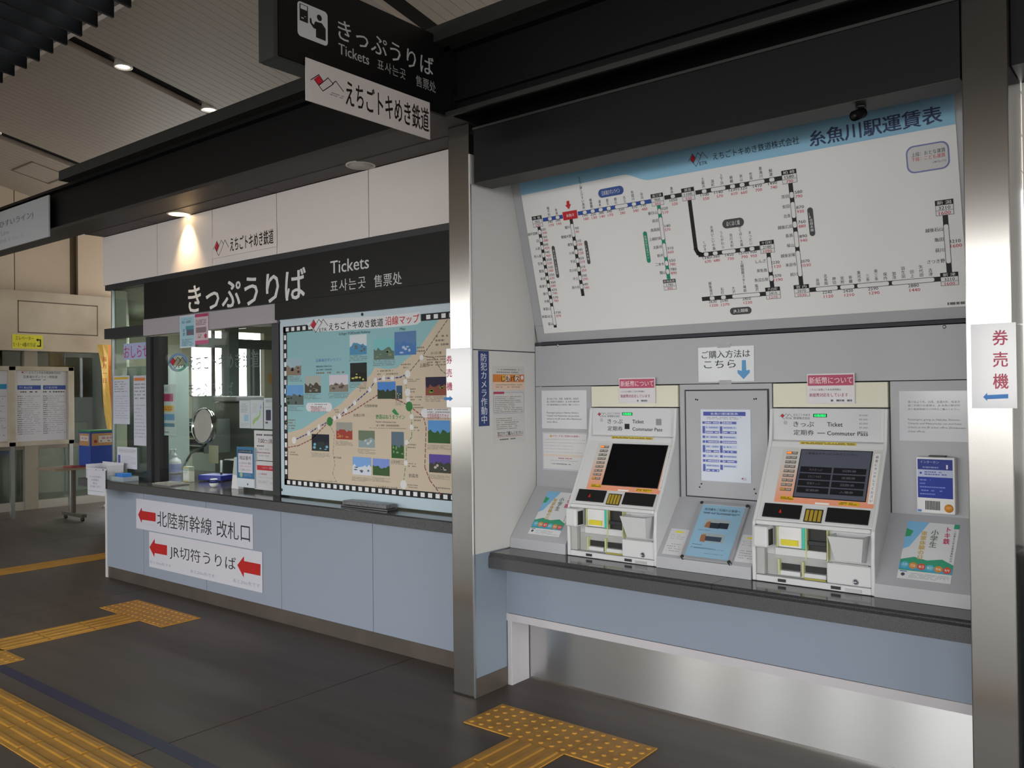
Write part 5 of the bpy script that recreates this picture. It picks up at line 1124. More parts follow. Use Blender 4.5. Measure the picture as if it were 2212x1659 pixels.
# white packet, blue pad, tray, bell, pen
p = on_counter(402, 1041); r = thing('carton', 'small white and yellow carton on the counter inside the window', 'box', (p[0], p[1], ZC))
MB().box(p[0]-.045, p[0]+.045, p[1], p[1]+.05, ZC, ZC+.125, mat('carton_white', 'c8ccb8', .5)).build('carton_body', parent=r, bevel=.003)
s = Sheet(wquad('Y', p[1]-.001, p[0]-.042, p[0]+.042, ZC+.006, ZC+.120), 'Y', p[1]-.001); s.rect_ab(0, 0, s.W, .006, 'c8b84c', 2); s.rect_ab(0, s.H-.006, s.W, s.H, 'c8b84c', 2); s.tiny_ab(.01, .02, s.W-.02, .06, 3, '8a9a94', .4); s.finish('printed_front', 'c4ccc4', parent=r)
p = on_counter(440, 1040); mb = MB(); mb.obox((p[0]+.03, p[1]+.10, ZC+.030), (.12, .03, 0), (-.02, .08, 0), (0, 0, .022), mat('navy_pad', '2a3590', .45)); mb.build('stamp_pad', bevel=.006, label='blue folder lying inside the ticket window', cat='folder')
r = thing('coin_tray', 'clear grooved coin tray on the counter at the window', 'tray', (-6.42, 3.60, ZC))
MB().box(-6.55, -6.28, 3.51, 3.68, ZC, ZC+.012, mat('tray_plastic', '8c8c8a', .25)).build('tray_base', parent=r, bevel=.004)
mb = MB()
for i in range(8): mb.box(-6.53+.031*i, -6.515+.031*i, 3.525, 3.665, ZC+.012, ZC+.016, mat('tray_rib', 'b0b0ae', .3))
mb.build('rib', parent=r)
p = on_counter(462, 1052); r = thing('egg_timer', 'small round white and blue desk bell on the counter', 'bell', (p[0], p[1], ZC))
mb = MB(); mb.lathe((p[0], p[1], ZC), [(.0, 0), (.022, .002), (.032, .018), (.034, .032)], n=20, m=M_white, cap=False); mb.build('bowl', parent=r)
mb = MB(); mb.lathe((p[0], p[1], ZC+.032), [(.034, 0), (.034, .022), (.028, .026)], n=20, m=mat('navy', '24306c', .4)); mb.build('collar', parent=r)
mb = MB(); mb.lathe((p[0], p[1], ZC+.058), [(.030, 0), (.026, .006), (0, .008)], n=20, m=M_white); mb.build('top_cap', parent=r)
p = on_counter(464, 1040); mb = MB(); mb.cyl((p[0], p[1]+.06, ZC+.0), (p[0]+.002, p[1]+.06, ZC+.17), .009, 10, M_white); mb.cyl((p[0], p[1]+.06, ZC+.04), (p[0]+.001, p[1]+.06, ZC+.07), .0095, 10, M_blk); mb.build('standing_pen', label='upright white pen in a stand by the coin tray', cat='pen')
# round speech mirror on a flexible stalk
cc = at(441, 920, 'Y', 3.84); e1 = at(441, 881, 'Y', 3.84); e2 = at(414, 920, 'Y', 3.84); e3 = at(466, 920, 'Y', 3.84)
ry = float(e1[2]-cc[2]); r = thing('round_mirror', 'round chrome-rimmed mirror disc on a bent black stalk behind the ticket window', 'mirror', (cc[0], cc[1], ZC))
nv = Vector((.02, -1.0, .06)).normalized()
mb = MB(); mb.lathe(tuple(Vector(cc)+nv*.0), [(ry*.90, .004), (ry*.93, .022), (ry*.99, .026), (ry*1.0, .010), (ry*.97, -.03), (ry*.5, -.06), (0, -.065)], tuple(nv), 40, M_chrome, cap=False); mb.build('rim', parent=r)
mb = MB(); mb.lathe(tuple(Vector(cc)), [(0, .012), (ry*.6, .011), (ry*.92, .005)], tuple(nv), 40, mat('mirror_face', 'b5aaa6', .4), cap=False); mb.build('face', parent=r)
ft = on_counter(402, 1010)
mb = MB(); A_ = Vector(cc)-nv*.04+Vector((-.02, 0, -ry*.75)); B_ = Vector((ft[0]+.1, ft[1]-.1, ZC)); mb.tube([A_, A_+Vector((-.06, .02, -.05)), A_.lerp(B_, .5)+Vector((-.04, 0, .02)), A_.lerp(B_, .75)+Vector((-.03, 0, 0)), B_], .010, 10, M_blk); mb.build('stalk', parent=r)
mb = MB(); mb.lathe((B_.x, B_.y, ZC), [(.05, 0), (.05, .008), (.015, .014)], n=20, m=M_blk); mb.build('stalk_base', parent=r)
# acrylic stand, PIN poster, hours notices
def cE(x, y): return (380+x*.13865, 860+y*.13865)
s = Sheet([cE(950, 758), cE(1215, 768), cE(1230, 1405), cE(952, 1375)], 'Y', 3.66); W, H = s.W, s.H
s.rect_ab(0, 0, W, H*.78, '3a7098', 1); s.rect_ab(W*.08, H*.07, W*.9, H*.15, '2a3444', 2); s.text_ab('2025年4月以降', W*.12, W*.85, H*.085, H*.135, '9ab0c0', 0, 3); s.rect_ab(W*.09, H*.16, W*.9, H*.64, 'ccc8d2', 2); s.text_ab('暗証番号', W*.17, W*.83, H*.22, H*.32, '2e2e38', 1, 3); s.text_ab('入力がない場合', W*.14, W*.84, H*.37, H*.43, '3a3a46', 0); s.text_ab('ご利用いただけません', W*.14, W*.84, H*.46, H*.50, 'a05a78', 0); s.text_ab('ご注意ください', W*.16, W*.82, H*.54, H*.59, '3a3a46', 0)
s.disc_ab(W*.25, H*.69, W*.09, '9ab090', 3); s.tiny_ab(W*.38, H*.66, W*.85, H*.73, 2, '7a9ab8', .5, 3); s.disc_ab(W*.62, H*.92, W*.035, '34448a', 2)
s.finish('pin_poster', 'c8d0d6', 'blue-bordered PIN notice standing on the counter at the window', 'poster')
s = Sheet([cE(1215, 510), cE(1540, 505), cE(1545, 980), cE(1225, 965)], 'Y', 3.685); 
s.tiny(cE(1250, 560), cE(1525, 590), 1, '5c5c60', .8); s.text('7:00～18:00', cE(1280, 658), cE(1570, 672), 8.2, '3a3a3e', 1, 2); s.line([cE(1285, 690), cE(1530, 705)], .003, 'b04a50', 2); s.tiny(cE(1262, 735), cE(1465, 765), 1, '55555a', .7); s.text('9:30～10:20', cE(1295, 800), cE(1450, 800), 3.5, '6a6a6e', 0); s.tiny(cE(1265, 840), cE(1470, 868), 1, '8a5a60', .7); s.text('16:30～16:50', cE(1300, 895), cE(1448, 902), 3.5, '6a6a6e', 0)
s.finish('hours_notice', 'c6c6c8', 'white opening hours notice behind the right end of the ticket window', 'notice')
s = Sheet([cE(1225, 985), cE(1545, 985), cE(1545, 1455), cE(1228, 1410)], 'Y', 3.675); 
s.rect(cE(1262, 1048), cE(1548, 1135), 'b42c38', 2); s.text('一日フリー乗車券', cE(1330, 1080), cE(1530, 1095), 5, 'd8b0b4', 0, 3); s.text('１日乗車券', cE(1282, 1180), cE(1412, 1188), 4.5, 'a04850', 1, 2); s.text('えちごツーデーパス', cE(1285, 1235), cE(1505, 1245), 3.8, '7a7a7e', 0); s.tiny(cE(1280, 1275), cE(1530, 1350), 3, '8a8a90', .4)
s.finish('ticket_notice', 'c4c4c6', 'white notice with a red heading below the opening hours', 'notice')
r = thing('sign_stand', 'angled white plastic sign stand beside the PIN notice', 'stand', (-5.95, 3.72, ZC)); q0 = at(*cE(860, 1350), 'Y', 3.70); 
MB().prism([(q0[0], 3.70, ZC), (q0[0]+.09, 3.70, ZC), (q0[0]+.09, 3.70, ZC+.24), (q0[0]+.04, 3.70, ZC+.24)], (0, .05, 0), M_white).build('panel', parent=r, bevel=.004)
for q, lab in (([cE(1000, 40), cE(1160, 32), cE(1155, 470), cE(980, 465)], 'left pale leaflet taped at the upper right of the ticket window'), ([cE(1163, 32), cE(1355, 28), cE(1360, 480), cE(1160, 470)], 'leaflet with a map of Japan at the upper right of the ticket window'), ([cE(1372, 0), cE(1530, -5), cE(1530, 490), cE(1370, 480)], 'stamp leaflet with a dark phone picture beside the map leaflet')):
    s = Sheet(q, 'Y', 3.684); W, H = s.W, s.H
    if 'left pale' in lab: s.tiny_ab(W*.15, H*.1, W*.8, H*.45, 5, '8a8e94', .4); s.rect_ab(W*.45, H*.52, W*.85, H*.75, '8fb4cc', 2); s.tiny_ab(W*.1, H*.8, W*.9, H*.95, 3, '9a9ea4', .4)
    elif 'Japan' in lab: s.poly_ab([(W*.16, H*.82), (W*.22, H*.70), (W*.4, H*.62), (W*.6, H*.58), (W*.72, H*.5), (W*.74, H*.35), (W*.82, H*.35), (W*.80, H*.55), (W*.62, H*.70), (W*.4, H*.74), (W*.26, H*.88)], '9ab87a', 2); s.poly_ab([(W*.76, H*.28), (W*.84, H*.12), (W*.9, H*.25), (W*.82, H*.34)], '8aa0c8', 2); s.tiny_ab(W*.2, H*.12, W*.55, H*.45, 6, 'a4a8ac', .4)
    else: s.text_ab('鉄印', W*.2, W*.85, H*.05, H*.15, '6a6e74', 0, 2); s.tiny_ab(W*.1, H*.26, W*.9, H*.33, 1, '9a9ea4', .4); s.rrect_ab(W*.2, H*.38, W*.7, H*.72, .006, '3c3850', 2); s.rect_ab(W*.15, H*.76, W*.4, H*.82, '5a5a60', 2)
    s.finish('leaflet', 'b9c2c6', lab, 'leaflet')
# posters over the blind box
def cF(x, y): return (200+x*.2653, 440+y*.2653)
s = Sheet([cF(710, 918), cF(835, 902), cF(832, 1165), cF(712, 1180)], 'Y', 3.610); W, H = s.W, s.H
s.rect_ab(.008, .01, W-.008, H-.012, '9cc0d0', 2); s.text_ab('いざというときの', W*.2, W*.8, H*.09, H*.13, '4a6a7c', 1, 3); s.tiny_ab(W*.15, H*.16, W*.75, H*.24, 2, '3c5668', .6, 3); s.rect_ab(W*.4, H*.33, W*.93, H*.44, '4f8f98', 3); s.rect_ab(W*.45, H*.44, W*.93, H*.62, '5a6478', 3); s.vtext_ab('子供', W*.28, H*.4, H*.64, W*.18, '2e4454', 1, 4); s.disc_ab(W*.68, H*.58, W*.05, 'b04a4a', 4); s.tiny_ab(W*.15, H*.72, W*.85, H*.95, 5, '55788c', .5, 3)
s.finish('blue_poster', 'c4d0d6', 'narrow light blue poster, left of the pair hung over the ticket window', 'poster')
s = Sheet([cF(836, 902), cF(945, 888), cF(940, 1140), cF(832, 1148)], 'Y', 3.611); W, H = s.W, s.H
s.rect_ab(0, 0, W, H*.1, 'a83c64', 2); s.rect_ab(0, H*.87, W, H, 'b85c84', 2); s.rect_ab(W*.08, H*.44, W*.85, H*.62, '8a7680', 2); s.tiny_ab(W*.08, H*.18, W*.85, H*.38, 4, '6a5a62', .5, 3); s.tiny_ab(W*.12, H*.66, W*.55, H*.8, 2, '85757c', .7, 3); s.disc_ab(W*.8, H*.74, W*.1, 'a83c50', 3)
s.finish('pink_poster', 'c6b4bc', 'narrow pink poster, right of the pair hung over the ticket window', 'poster')
# papers on the left glass
def cG(x, y): return (225+x*.1507, 600+y*.1507)
s = Sheet([cG(275, 955), cG(612, 915), cG(612, 1150), cG(285, 1182)], 'Y', 3.660, ext=(0, .05, 0, 0)); s.text('おしらせ', cG(285, 1070), cG(640, 1045), 26, 'b0406c', 1, 2)
s.finish('glass_sign', 'a4aed4', 'pale blue sign with pink lettering inside the left glass pane', 'sign')
for q, lab, c_ in (([cG(130, 1410), cG(365, 1400), (280, 916), (245, 916)], 'white notice with a yellow heading, left of two on the left glass', 'c8a428'), ([cG(425, 1405), cG(600, 1398), (316, 963), (289, 962)], 'long white notice with an orange heading, right of two on the left glass', 'c87848')):
    s = Sheet(q, 'Y', 3.661); W, H = s.W, s.H; s.rect_ab(W*.06, H*.03, W*.93, H*.075, c_, 2); s.tiny_ab(W*.08, H*.10, W*.92, H*.35, 5, '6c6c78', .35, 2, 3); s.tiny_ab(W*.08, H*.4, W*.92, H*.9, 10, '9494a4', .28, 2, 5)
    s.finish('glass_notice', 'bcc0cc', lab, 'notice')
def cH(x, y): return (200+x*.208, 820+y*.208)
s = Sheet([cH(660, 60), cH(865, 45), cH(868, 585), cH(688, 575)], 'Y', 3.702); W, H = s.W, s.H
s.tiny_ab(W*.08, H*.05, W*.8, H*.14, 3, '6c7478', .4); s.rrect_ab(W*.04, H*.18, W*.86, H*.33, .01, 'a83058', 2); s.rect_ab(W*.04, H*.41, W*.88, H*.53, 'd4ac34', 2); s.tiny_ab(W*.07, H*.43, W*.85, H*.51, 2, 'c05a3c', .6, 3); s.rect_ab(W*.35, H*.58, W*.92, H*.70, '6f9cc4', 2); s.rect_ab(W*.35, H*.76, W*.92, H*.83, '5a8898', 2); s.tiny_ab(W*.1, H*.6, W*.28, H*.85, 5, '7a8288', .4); s.tiny_ab(W*.2, H*.92, W*.8, H*.95, 1, '6a7074', .7)
s.finish('glass_notice', 'c4d0ce', 'tall white notice with red and yellow blocks left in the ticket window', 'notice')
# emblem and faint lettering on the window glass
s = Sheet([cG(800, 960), cG(1250, 960), (413, 812), (345, 812)], 'Y', 3.688, ext=(0, .9, .0, .1))
P_ = s.ab(cG(1065, 1215)); e_ = abs(s.ab(cG(1205, 1215))[0]-P_[0]); v_ = abs(s.ab(cG(1065, 1350))[1]-P_[1])
Rg = [(P_[0]+e_*math.cos(2*PI*i/20), P_[1]+v_*math.sin(2*PI*i/20)) for i in range(20)]
s.poly_ab(Rg[:11]+[(P_[0]-e_*.72, P_[1]), (P_[0]+e_*.72, P_[1])][0:0]+[], '5c9a90', 1) if False else None
for a, b, c_ in ((10, 20, '6a86ac'), (0, 5, '5f9c8c'), (5, 10, '8a9cac')):
    pts = [Rg[i % 20] for i in range(a, b+1)]; s.poly_ab(pts+[(P_[0]+(x-P_[0])*.72, P_[1]+(y-P_[1])*.72) for x, y in pts[::-1]], c_, 1)
s.logo_ab(P_[0]-e_*.95, P_[1]-v_*.6, e_*1.8, v_*1.2, 2)
xg = P_[0]+e_*1.05; s.text_ab('えちごトキめき鉄道', xg, xg+.95, P_[1]-.05, P_[1]+.07, '5c6a68', 0, 2); s.text_ab('きっぷうりば', xg, xg+.62, P_[1]+.17, P_[1]+.28, '5c6a68', 0, 2)
s.mb.build('window_emblem', label='round railway emblem and dark lettering printed on the window glass', cat='emblem')
# bar on the counter before the map
r = thing('granite_block', 'small flat stone block lying on the counter below the route map', 'block', (-4.3, 3.55, ZC))
q0, q1 = on_counter(762, 1090), on_counter(858, 1102)
mb = MB(); mb.box(float(q0[0]), float(q1[0]), 3.51, 3.60, ZC, ZC+.012, M_granite); mb.build('lower_slab', parent=r, bevel=.003)
mb = MB(); mb.box(float(q0[0])+.01, float(q1[0])-.015, 3.515, 3.595, ZC+.013, ZC+.038, mat('block_grey', '77767a', .3, col2='5c5b5e', nscale=60)); mb.build('upper_slab', parent=r, bevel=.004)

# ================================================================ office behind the window
M_off = mat('office_wall', 'b8b4a2', .7); M_offg = mat('office_grey', '8f9690', .6)
XO = -11.0
mb = MB(); mb.prism([(-7.485, 3.69, 0), (-7.50, 3.685, 0), (XO-.1, 5.50, 0), (XO-.1, 5.58, 0), (XO, 5.60, 0), (-7.44, 3.76, 0)], (0, 0, 2.9), M_off)
mb.build('wall_office_side', kind='structure')
WN = [((414, 487), (749, 855)), ((507, 541), (764, 890)), ((545, 549), (764, 880)), ((562, 571), (764, 864))]
mb = MB()
Y = lambda u: float(at(u, 800, 'X', XO)[1])
def Z(u, v): return float(at(u, v, 'X', XO)[2])
zl, zh = Z(440, 855), Z(440, 750); zl2, zh2 = Z(440, 729), Z(440, 713); zb = Z(520, 888)
y = [Y(414), Y(487), Y(508), Y(541), Y(545), Y(549.5), Y(562), Y(571), 9.6]
mb.box(XO-.1, XO, 5.46, y[0], 0, 2.9, M_off)
mb.box(XO-.1, XO, y[0], y[1], 0, zl, M_offg); mb.box(XO-.1, XO, y[0], y[1], zh, zl2, M_offg); mb.box(XO-.1, XO, y[0], 9.6, zh2, 2.9, M_off)
mb.box(XO-.1, XO+.1, y[1], y[2], 0, 2.7, mat('office_post', '65706f', .5))
mb.box(XO-.1, XO, y[2], 9.6, 0, zb, M_offg); mb.box(XO-.1, XO+.02, y[2], 9.6, zh, zl2, mat('office_lintel', '5c6463', .5))
for a, b in ((y[3], y[4]), (y[5], y[6])): mb.box(XO-.1, XO, a, b, zb, zh, MATS['office_post'])
mb.box(XO-.1, XO, y[7], 9.6, zb, zh, M_off); mb.box(XO-.1, XO, y[7], 9.6, zl2, zh2, M_off)
mb.build('wall_office', kind='structure')
mb = MB(); ym = Y(464); mb.box(XO-.06, XO-.02, ym-.02, ym+.02, zl, zh, M_alu); mb.box(XO-.06, XO-.02, ym-.02, ym+.02, zl2, zh2, M_alu); mb.build('window_4', kind='structure')
mb = MB(); mb.box(XO-.1, -2.9, 9.6, 9.7, 0, 2.9, M_off); mb.box(-3.05, -2.95, 4.05, 9.6, 0, 2.9, M_off); mb.build('wall_back', kind='structure')
mb = MB(); mb.prism([(-7.58, 3.80, 2.62), (-3.12, 3.80, 2.62), (-2.95, 9.6, 2.62), (XO, 9.6, 2.62), (XO, 5.60, 2.62), (-7.55, 3.80, 2.62)], (0, 0, .05), mat('office_ceiling', 'b4b4ac', .8)); mb.build('ceiling_office', kind='structure')
r = thing('office_light', 'white ceiling light inside the ticket office', 'lamp', (-7.5, 6.0, 2.61)); MB().box(-8.1, -6.9, 5.85, 6.15, 2.57, 2.615, M_white).build('housing', parent=r); MB().box(-8.08, -6.92, 5.87, 6.13, 2.56, 2.569, mat('office_glow', 'f8fff6', emit=38.0)).build('diffuser', parent=r)
r = thing('office_light', 'second white ceiling light, added to brighten the far part of the ticket office', 'lamp', (-9.3, 5.5, 2.61)); MB().box(-9.9, -8.7, 5.35, 5.65, 2.57, 2.615, M_white).build('housing', parent=r); MB().box(-9.88, -8.72, 5.37, 5.63, 2.56, 2.569, MATS['office_glow']).build('diffuser', parent=r)  # extra fixture, added to brighten the office interior
r = thing('office_light', 'third white ceiling light, added above the desk to brighten the office', 'lamp', (-6.4, 4.7, 2.61)); MB().box(-7.0, -5.8, 4.55, 4.85, 2.57, 2.615, M_white).build('housing', parent=r); MB().box(-6.98, -5.82, 4.57, 4.83, 2.56, 2.569, MATS['office_glow']).build('diffuser', parent=r)  # another added fixture, lifts the light level over the desk
# daylight seen through the office side window is the open sky
# furniture
def at3(u, v, y_): return at(u, v, 'Y', y_)
M_cab = mat('cabinet_grey', '8d938e', .5); M_cabd = mat('cabinet_dark', '555a58', .5)
r = thing('office_cabinet', 'low grey filing cabinets under the bright office window', 'cabinet', (-9.6, 7.4, 0))
a = at3(400, 860, 6.9); 
MB().box(-10.9, -9.6, 6.9, 7.4, 0, 1.50, M_cab).build('body', parent=r, bevel=.005)
MB().box(-9.595, -8.9, 6.9, 7.4, 0, 1.25, mat('cabinet_tan', 'b0a48e', .5)).build('body', parent=r, bevel=.005)
for k_ in range(2): MB().box(-10.86+.64*k_, -10.25+.64*k_, 6.885, 6.9, .08, 1.46, M_cab).build('door', parent=r, bevel=.003)
r = thing('locker', 'grey-green locker just inside the left glass pane', 'locker', (-7.64, 4.1, 0)); M_lk = mat('locker', 'aab8b4', .5); MB().box(-7.95, -7.33, 3.97, 4.3, 0, 1.88, M_lk).build('body', parent=r, bevel=.004); MB().box(-7.94, -7.65, 3.958, 3.97, .95, 1.86, M_lk).build('door', parent=r, bevel=.002); MB().box(-7.645, -7.34, 3.958, 3.97, .95, 1.86, M_lk).build('door', parent=r, bevel=.002)
r = thing('copier', 'dark grey office machine block right of the round mirror', 'machine', (-7.6, 5.4, 0))
q0, q1 = at3(462, 868, 5.2), at3(592, 870, 5.2)
MB().box(q0[0], q1[0], 5.2, 5.7, 0, q0[2], mat('copier_dark', '4c504d', .5)).build('body', parent=r, bevel=.02)
MB().box(q0[0]+.05, q0[0]+.5, 5.15, 5.5, q0[2], q0[2]+.06, mat('copier_lid', '77767a', .5)).build('lid', parent=r, bevel=.015)
r = thing('paper_trays', 'stack of dark letter trays on the office desk', 'tray rack', (-8, 4.9, .72)); q0, q1 = at3(384, 905, 4.8), at3(440, 980, 4.8)
for i in range(5):
    z_ = float(q1[2])+(float(q0[2])-float(q1[2]))*i/5; MB().box(q0[0], q1[0], 4.8, 5.1, z_, z_+.012, M_alu).build('shelf', parent=r); MB().box(q0[0]+.02, q1[0]-.1, 4.82, 5.08, z_+.014, z_+.03, mat(('slate', 'dark_navy', 'olive_paper')[i % 3], ('4a5054', '2a3444', '7c7a34')[i % 3], .6)).build('paper_stack', parent=r)
MB().box(q0[0]-.01, q0[0], 4.8, 5.1, float(q1[2]), float(q0[2]), M_cabd).build('side', parent=r); MB().box(q1[0], q1[0]+.01, 4.8, 5.1, float(q1[2]), float(q0[2]), M_cabd).build('side', parent=r)
r = thing('office_desk', 'dark desk behind the ticket window', 'desk', (-6.6, 4.9, 0)); MB().box(-8.0, -4.0, 4.5, 5.15, .70, .74, M_cabd).build('desk_top', parent=r); MB().box(-7.95, -4.05, 5.08, 5.11, .05, .70, M_cabd).build('modesty_panel', parent=r)
for x_ in (-7.95, -4.1): MB().box(x_, x_+.05, 4.55, 5.1, 0, .70, M_cabd).build('leg', parent=r)
r = thing('terminal', 'black ticket terminal beside the blue-bordered notice', 'terminal', (-6.3, 4.35, .74)); q0, q1 = at3(482, 992, 4.2), at3(512, 1035, 4.2)
MB().box(q0[0]-.02, q1[0]+.1, 4.2, 4.4, ZC+.0, q0[2], M_blk).build('body', parent=r, bevel=.02)
s = Sheet([cE(510, 750), cE(650, 725), cE(670, 1010), cE(518, 1018)], 'Y', 4.42); s.finish('memo_sheet', 'c4bd9c', 'cream memo sheet pinned up behind the round mirror', 'paper')
s = Sheet([cG(805, 960), cG(1120, 965), cG(1110, 1175), cG(808, 1170)], 'X', XO+.02); s.tiny_ab(.05, .05, s.W*.4, s.H*.4, 3, '7c7c74', .4); s.finish('wall_paper_sheet', 'c4c6b6', 'pale notice board sheet high on the office wall behind the emblem', 'paper')
s = Sheet([(580, 808), (590, 808), (590, 828), (580, 828)], 'X', XO+.02); s.finish('orange_sheet', 'd09a58', 'small orange sheet on the office wall at the right of the bright windows', 'paper')
mb = MB(); mb.box(-7.55, -3.13, 3.85, 3.88, .0, .82, M_cabd); mb.build('inner_panel', parent=lc)

# ================================================================ far left: timetable case, table, ballot box, banner
XT = -12.2
r = thing('timetable_case', 'large white rusty-edged double notice case holding timetables at the far left', 'notice case', (XT, 4.6, 0))
M_case = mat('case_white', 'b6ad9e', .5, col2='a59a88', nscale=3)
def zx(u, v, X_=XT): q = at(u, v, 'X', X_); return float(q[1]), float(q[2])
yR, zT = zx(158, 793); _, zB = zx(157, 958); yM, _ = zx(27, 790); yR0, _ = zx(145, 793)
fr = MB(); w_ = .07
yL = yM-(yR-yM)*1.0
for a, b in ((yM-.06, yM+.03), (yR-.08, yR), (yL-.04, yL+.03)): fr.box(XT-.05, XT+.03, a, b, zB, zT, M_case)
fr.box(XT-.05, XT+.03, yL, yR, zT-.06, zT, M_case).box(XT-.05, XT+.03, yL, yR, zB, zB+.06, M_case); fr.build('frame', parent=r, bevel=.006)
MB().box(XT-.05, XT-.03, yL, yR, zB, zT, M_case).build('back_panel', parent=r)
for yy in (yR-.06, yM-.03, yL): MB().box(XT-.04, XT+.01, yy, yy+.05, 0, zB, M_alu).build('post', parent=r)
s = Sheet([(35, 797), (145, 797), (143, 953), (31, 955)], 'X', XT-.02); W, H = s.W, s.H
s.logo_ab(W*.11, H*.035, W*.12, H*.035, 2, False); s.text_ab('えちごトキめき鉄道株式会社', W*.26, W*.88, H*.035, H*.07, '4a4a4e', 1); s.text_ab('日本海ひすいライン時刻表', W*.16, W*.82, H*.09, H*.13, '303034', 1); s.tiny_ab(W*.3, H*.14, W*.7, H*.16, 1, '7a7a80', .7)
for j in range(2):
    x_ = W*(.04+.49*j); s.rect_ab(x_, H*.225, x_+W*.45, H*.285, '3c4f96', 2); s.text_ab(('下り 富山方面', '上り 直江津方面')[j], x_+W*.03, x_+W*.28, H*.24, H*.27, 'c4cae0', 0, 3)
    s.tiny_ab(x_, H*.30, x_+W*.42, H*.33, 1, '5a5a60', .6); s.tiny_ab(x_, H*.36, x_+W*.44, H*.90, 19, 'a2a2ac', .4, 2, j); s.tiny_ab(x_, H*.36, x_+W*.09, H*.90, 19, '6a6a74', .4, 3, j+5)
s.finish('timetable', 'c6c6cc', parent=r, print_name='timetable_print')
s = Sheet([(-72, 799), (18, 797), (17, 955), (-80, 957)], 'X', XT-.02); W, H = s.W, s.H
s.rect_ab(W*.03, H*.20, W*.97, H*.27, '2f8ab4', 2); s.tiny_ab(W*.05, H*.32, W*.95, H*.93, 18, '9a9aa4', .4); s.tiny_ab(W*.55, H*.1, W*.95, H*.15, 1, '5a5a60', .7)
s.finish('timetable', 'c6c6cc', parent=r, print_name='timetable_print')
# yellow lift sign on the beam
s = Sheet([(27, 721), (93, 725), (92, 755), (26, 751)], 'X', XW+.163); W, H = s.W, s.H
s.text_ab('エレベーター', W*.10, W*.70, H*.12, H*.40, '3a3a1c', 1, 2); s.text_ab('2・3・4番のりば', W*.03, W*.76, H*.56, H*.88, '3a3a1c', 1); s.line_ab([(W*.8, H*.35), (W*.92, H*.35), (W*.92, H*.8), (W*.82, H*.8)], .02, '3a3a1c', 2); s.poly_ab([(W*.84, H*.22), (W*.78, H*.35), (W*.84, H*.48)], '3a3a1c', 2)
s.finish('lift_sign', 'c8c028', 'yellow lift direction sign on the beige beam above the timetables', 'sign', thick=.01)
# table with the blue ballot-like box
XB = -11.2
r = thing('folding_table', 'small worn table beside the timetable case', 'table', (-11.6, 5.4, 0))
q0 = at(118, 1010, 'X', XB); zt = float(at(190, 1010, 'X', XB)[2]); ya, yb_ = zx(118, 1010, XB)[0], 5.95
MB().box(XB-.55, XB+.02, ya, yb_, zt-.02, zt+.005, mat('table_top', '8c7a66', .5)).build('table_top', parent=r, bevel=.003)
for yy in (ya+.35, yb_-.12):
    MB().box(XB-.30, XB-.25, yy-.02, yy+.02, .09, zt-.02, mat('table_leg', '5c564e', .4, metal=.4)).build('leg', parent=r); MB().box(XB-.55, XB+.03, yy-.03, yy+.03, .05, .09, MATS['table_leg']).build('foot', parent=r)
    for q in (XB-.5, XB-.02):
        mb = MB(); mb.cyl((q, yy-.015, .027), (q, yy+.015, .027), .027, 12, M_blk); mb.build('caster', parent=r)
r = thing('donation_box', 'blue box with a green lid and tan labels on the far table', 'box', (-11.4, 5.6, zt))
yc, zbt = zx(200, 1003, XB); yl_, zl_ = zx(161, 930, XB); ztop = zx(205, 930, XB)[1]; y0_ = zx(164, 1000, XB)[0]; yq = zx(203, 1000, XB)[0]
Mb = mat('box_blue', '27469c', .45)
zt_ = zt+.005
bx0, bx1 = XB-.34, XB-.02; by0 = yc-.02; by1 = by0+.36
MB().box(bx0, bx1, by0, by1, zt_, ztop-.02, Mb).build('body', parent=r, bevel=.004); MB().box(bx0-.005, bx1+.005, by0-.005, by1+.005, ztop-.02, ztop, mat('lid_green', '2f7a4a', .5)).build('lid', parent=r)
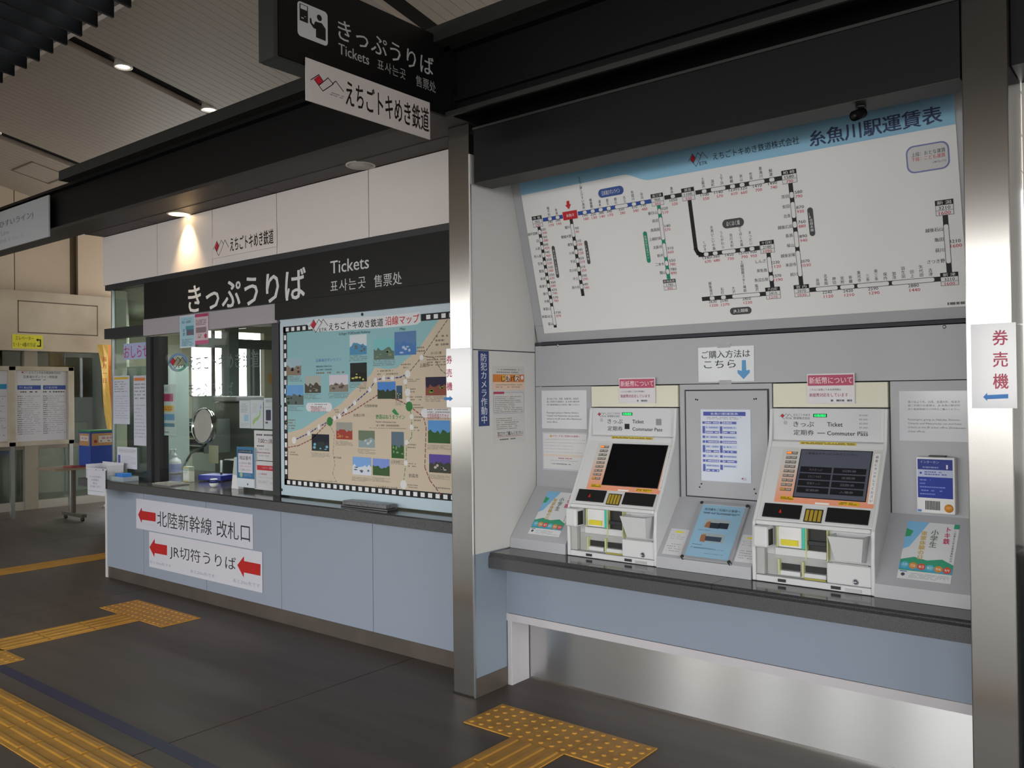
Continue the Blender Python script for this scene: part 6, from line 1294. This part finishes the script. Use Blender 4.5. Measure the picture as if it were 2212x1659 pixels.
s = Sheet(wquad('X', bx1+.001, by0+.02, by1-.02, ztop-.20, ztop-.04), 'X', bx1+.001); W, H = s.W, s.H; s.rect_ab(W*.28, H*.2, W*.97, H*.75, 'd0ccc8', 2); s.text_ab('募金箱', W*.4, W*.9, H*.28, H*.5, 'a83c58', 1, 3); s.tiny_ab(W*.34, H*.58, W*.94, H*.68, 1, '4a4a4e', .8, 3); s.disc_ab(W*.15, H*.65, W*.07, 'a04040', 3); s.finish('side_label', 'b48a5c', parent=r)
s = Sheet(wquad('Y', by0-.001, bx0+.02, bx1-.02, ztop-.20, ztop-.04), 'Y', by0-.001); W, H = s.W, s.H; s.rect_ab(W*.1, H*.2, W*.9, H*.6, 'd0ccc8', 2); s.text_ab('募金箱', W*.2, W*.8, H*.28, H*.5, 'a83c58', 1, 3); s.finish('front_label', 'b48a5c', parent=r)
MB().box(bx0+.0, bx0+.25, by0-.20, by0-.03, zt_, zt_+.012, mat('red_tray', 'a03438', .5)).build('red_tray', label='flat red tray lying on the far table', cat='tray')
# banner flag
r = thing('banner', 'narrow yellow and orange vertical banner beside the glass doors', 'banner', (-12.5, 6.1, 0))
XN = -12.3; ya2, zt2 = zx(209, 744, XN); yb2, zb2 = zx(242, 940, XN); yr2 = zx(238, 744, XN)[0]
vs, fs = [], []
for i in range(9):
    f = i/8; zz = zt2+(zb2-zt2)*f; yl2 = ya2+(.16*f); wv = .05*math.sin(f*5)
    for j in range(4): vs.append((XN+.03*math.sin(f*7+j), yl2+(yr2+.02-yl2+.04*f)*j/3+wv*.2, zz))
for i in range(8):
    for j in range(3): fs.append((i*4+j, i*4+j+1, i*4+j+5, i*4+j+4))
mb = MB(); mb.add(vs, fs[0::3]+fs[1::3], mat('banner_yellow', 'd8b25c', .7)); mb.add(vs, fs[2::3], mat('banner_orange', 'cc7a28', .7)); mb.build('cloth', parent=r)
s = Sheet([(219, 768), (231, 768), (232, 830), (222, 830)], 'X', XN+.05); s.vtext_ab('毎月一日', s.W/2, 0, s.H, s.W*.9, 'b8382c', 1, 2); s.mb.build('banner_print', parent=r)
mb = MB(); mb.cyl((XN-.02, yr2+.05, 0), (XN-.02, yr2+.05, zt2+.05), .012, 10, M_white); mb.build('pole', parent=r); mb = MB(); mb.lathe((XN-.02, yr2+.05, 0), [(.14, 0), (.14, .03), (.03, .06)], n=18, m=M_white); mb.build('pole_base', parent=r)
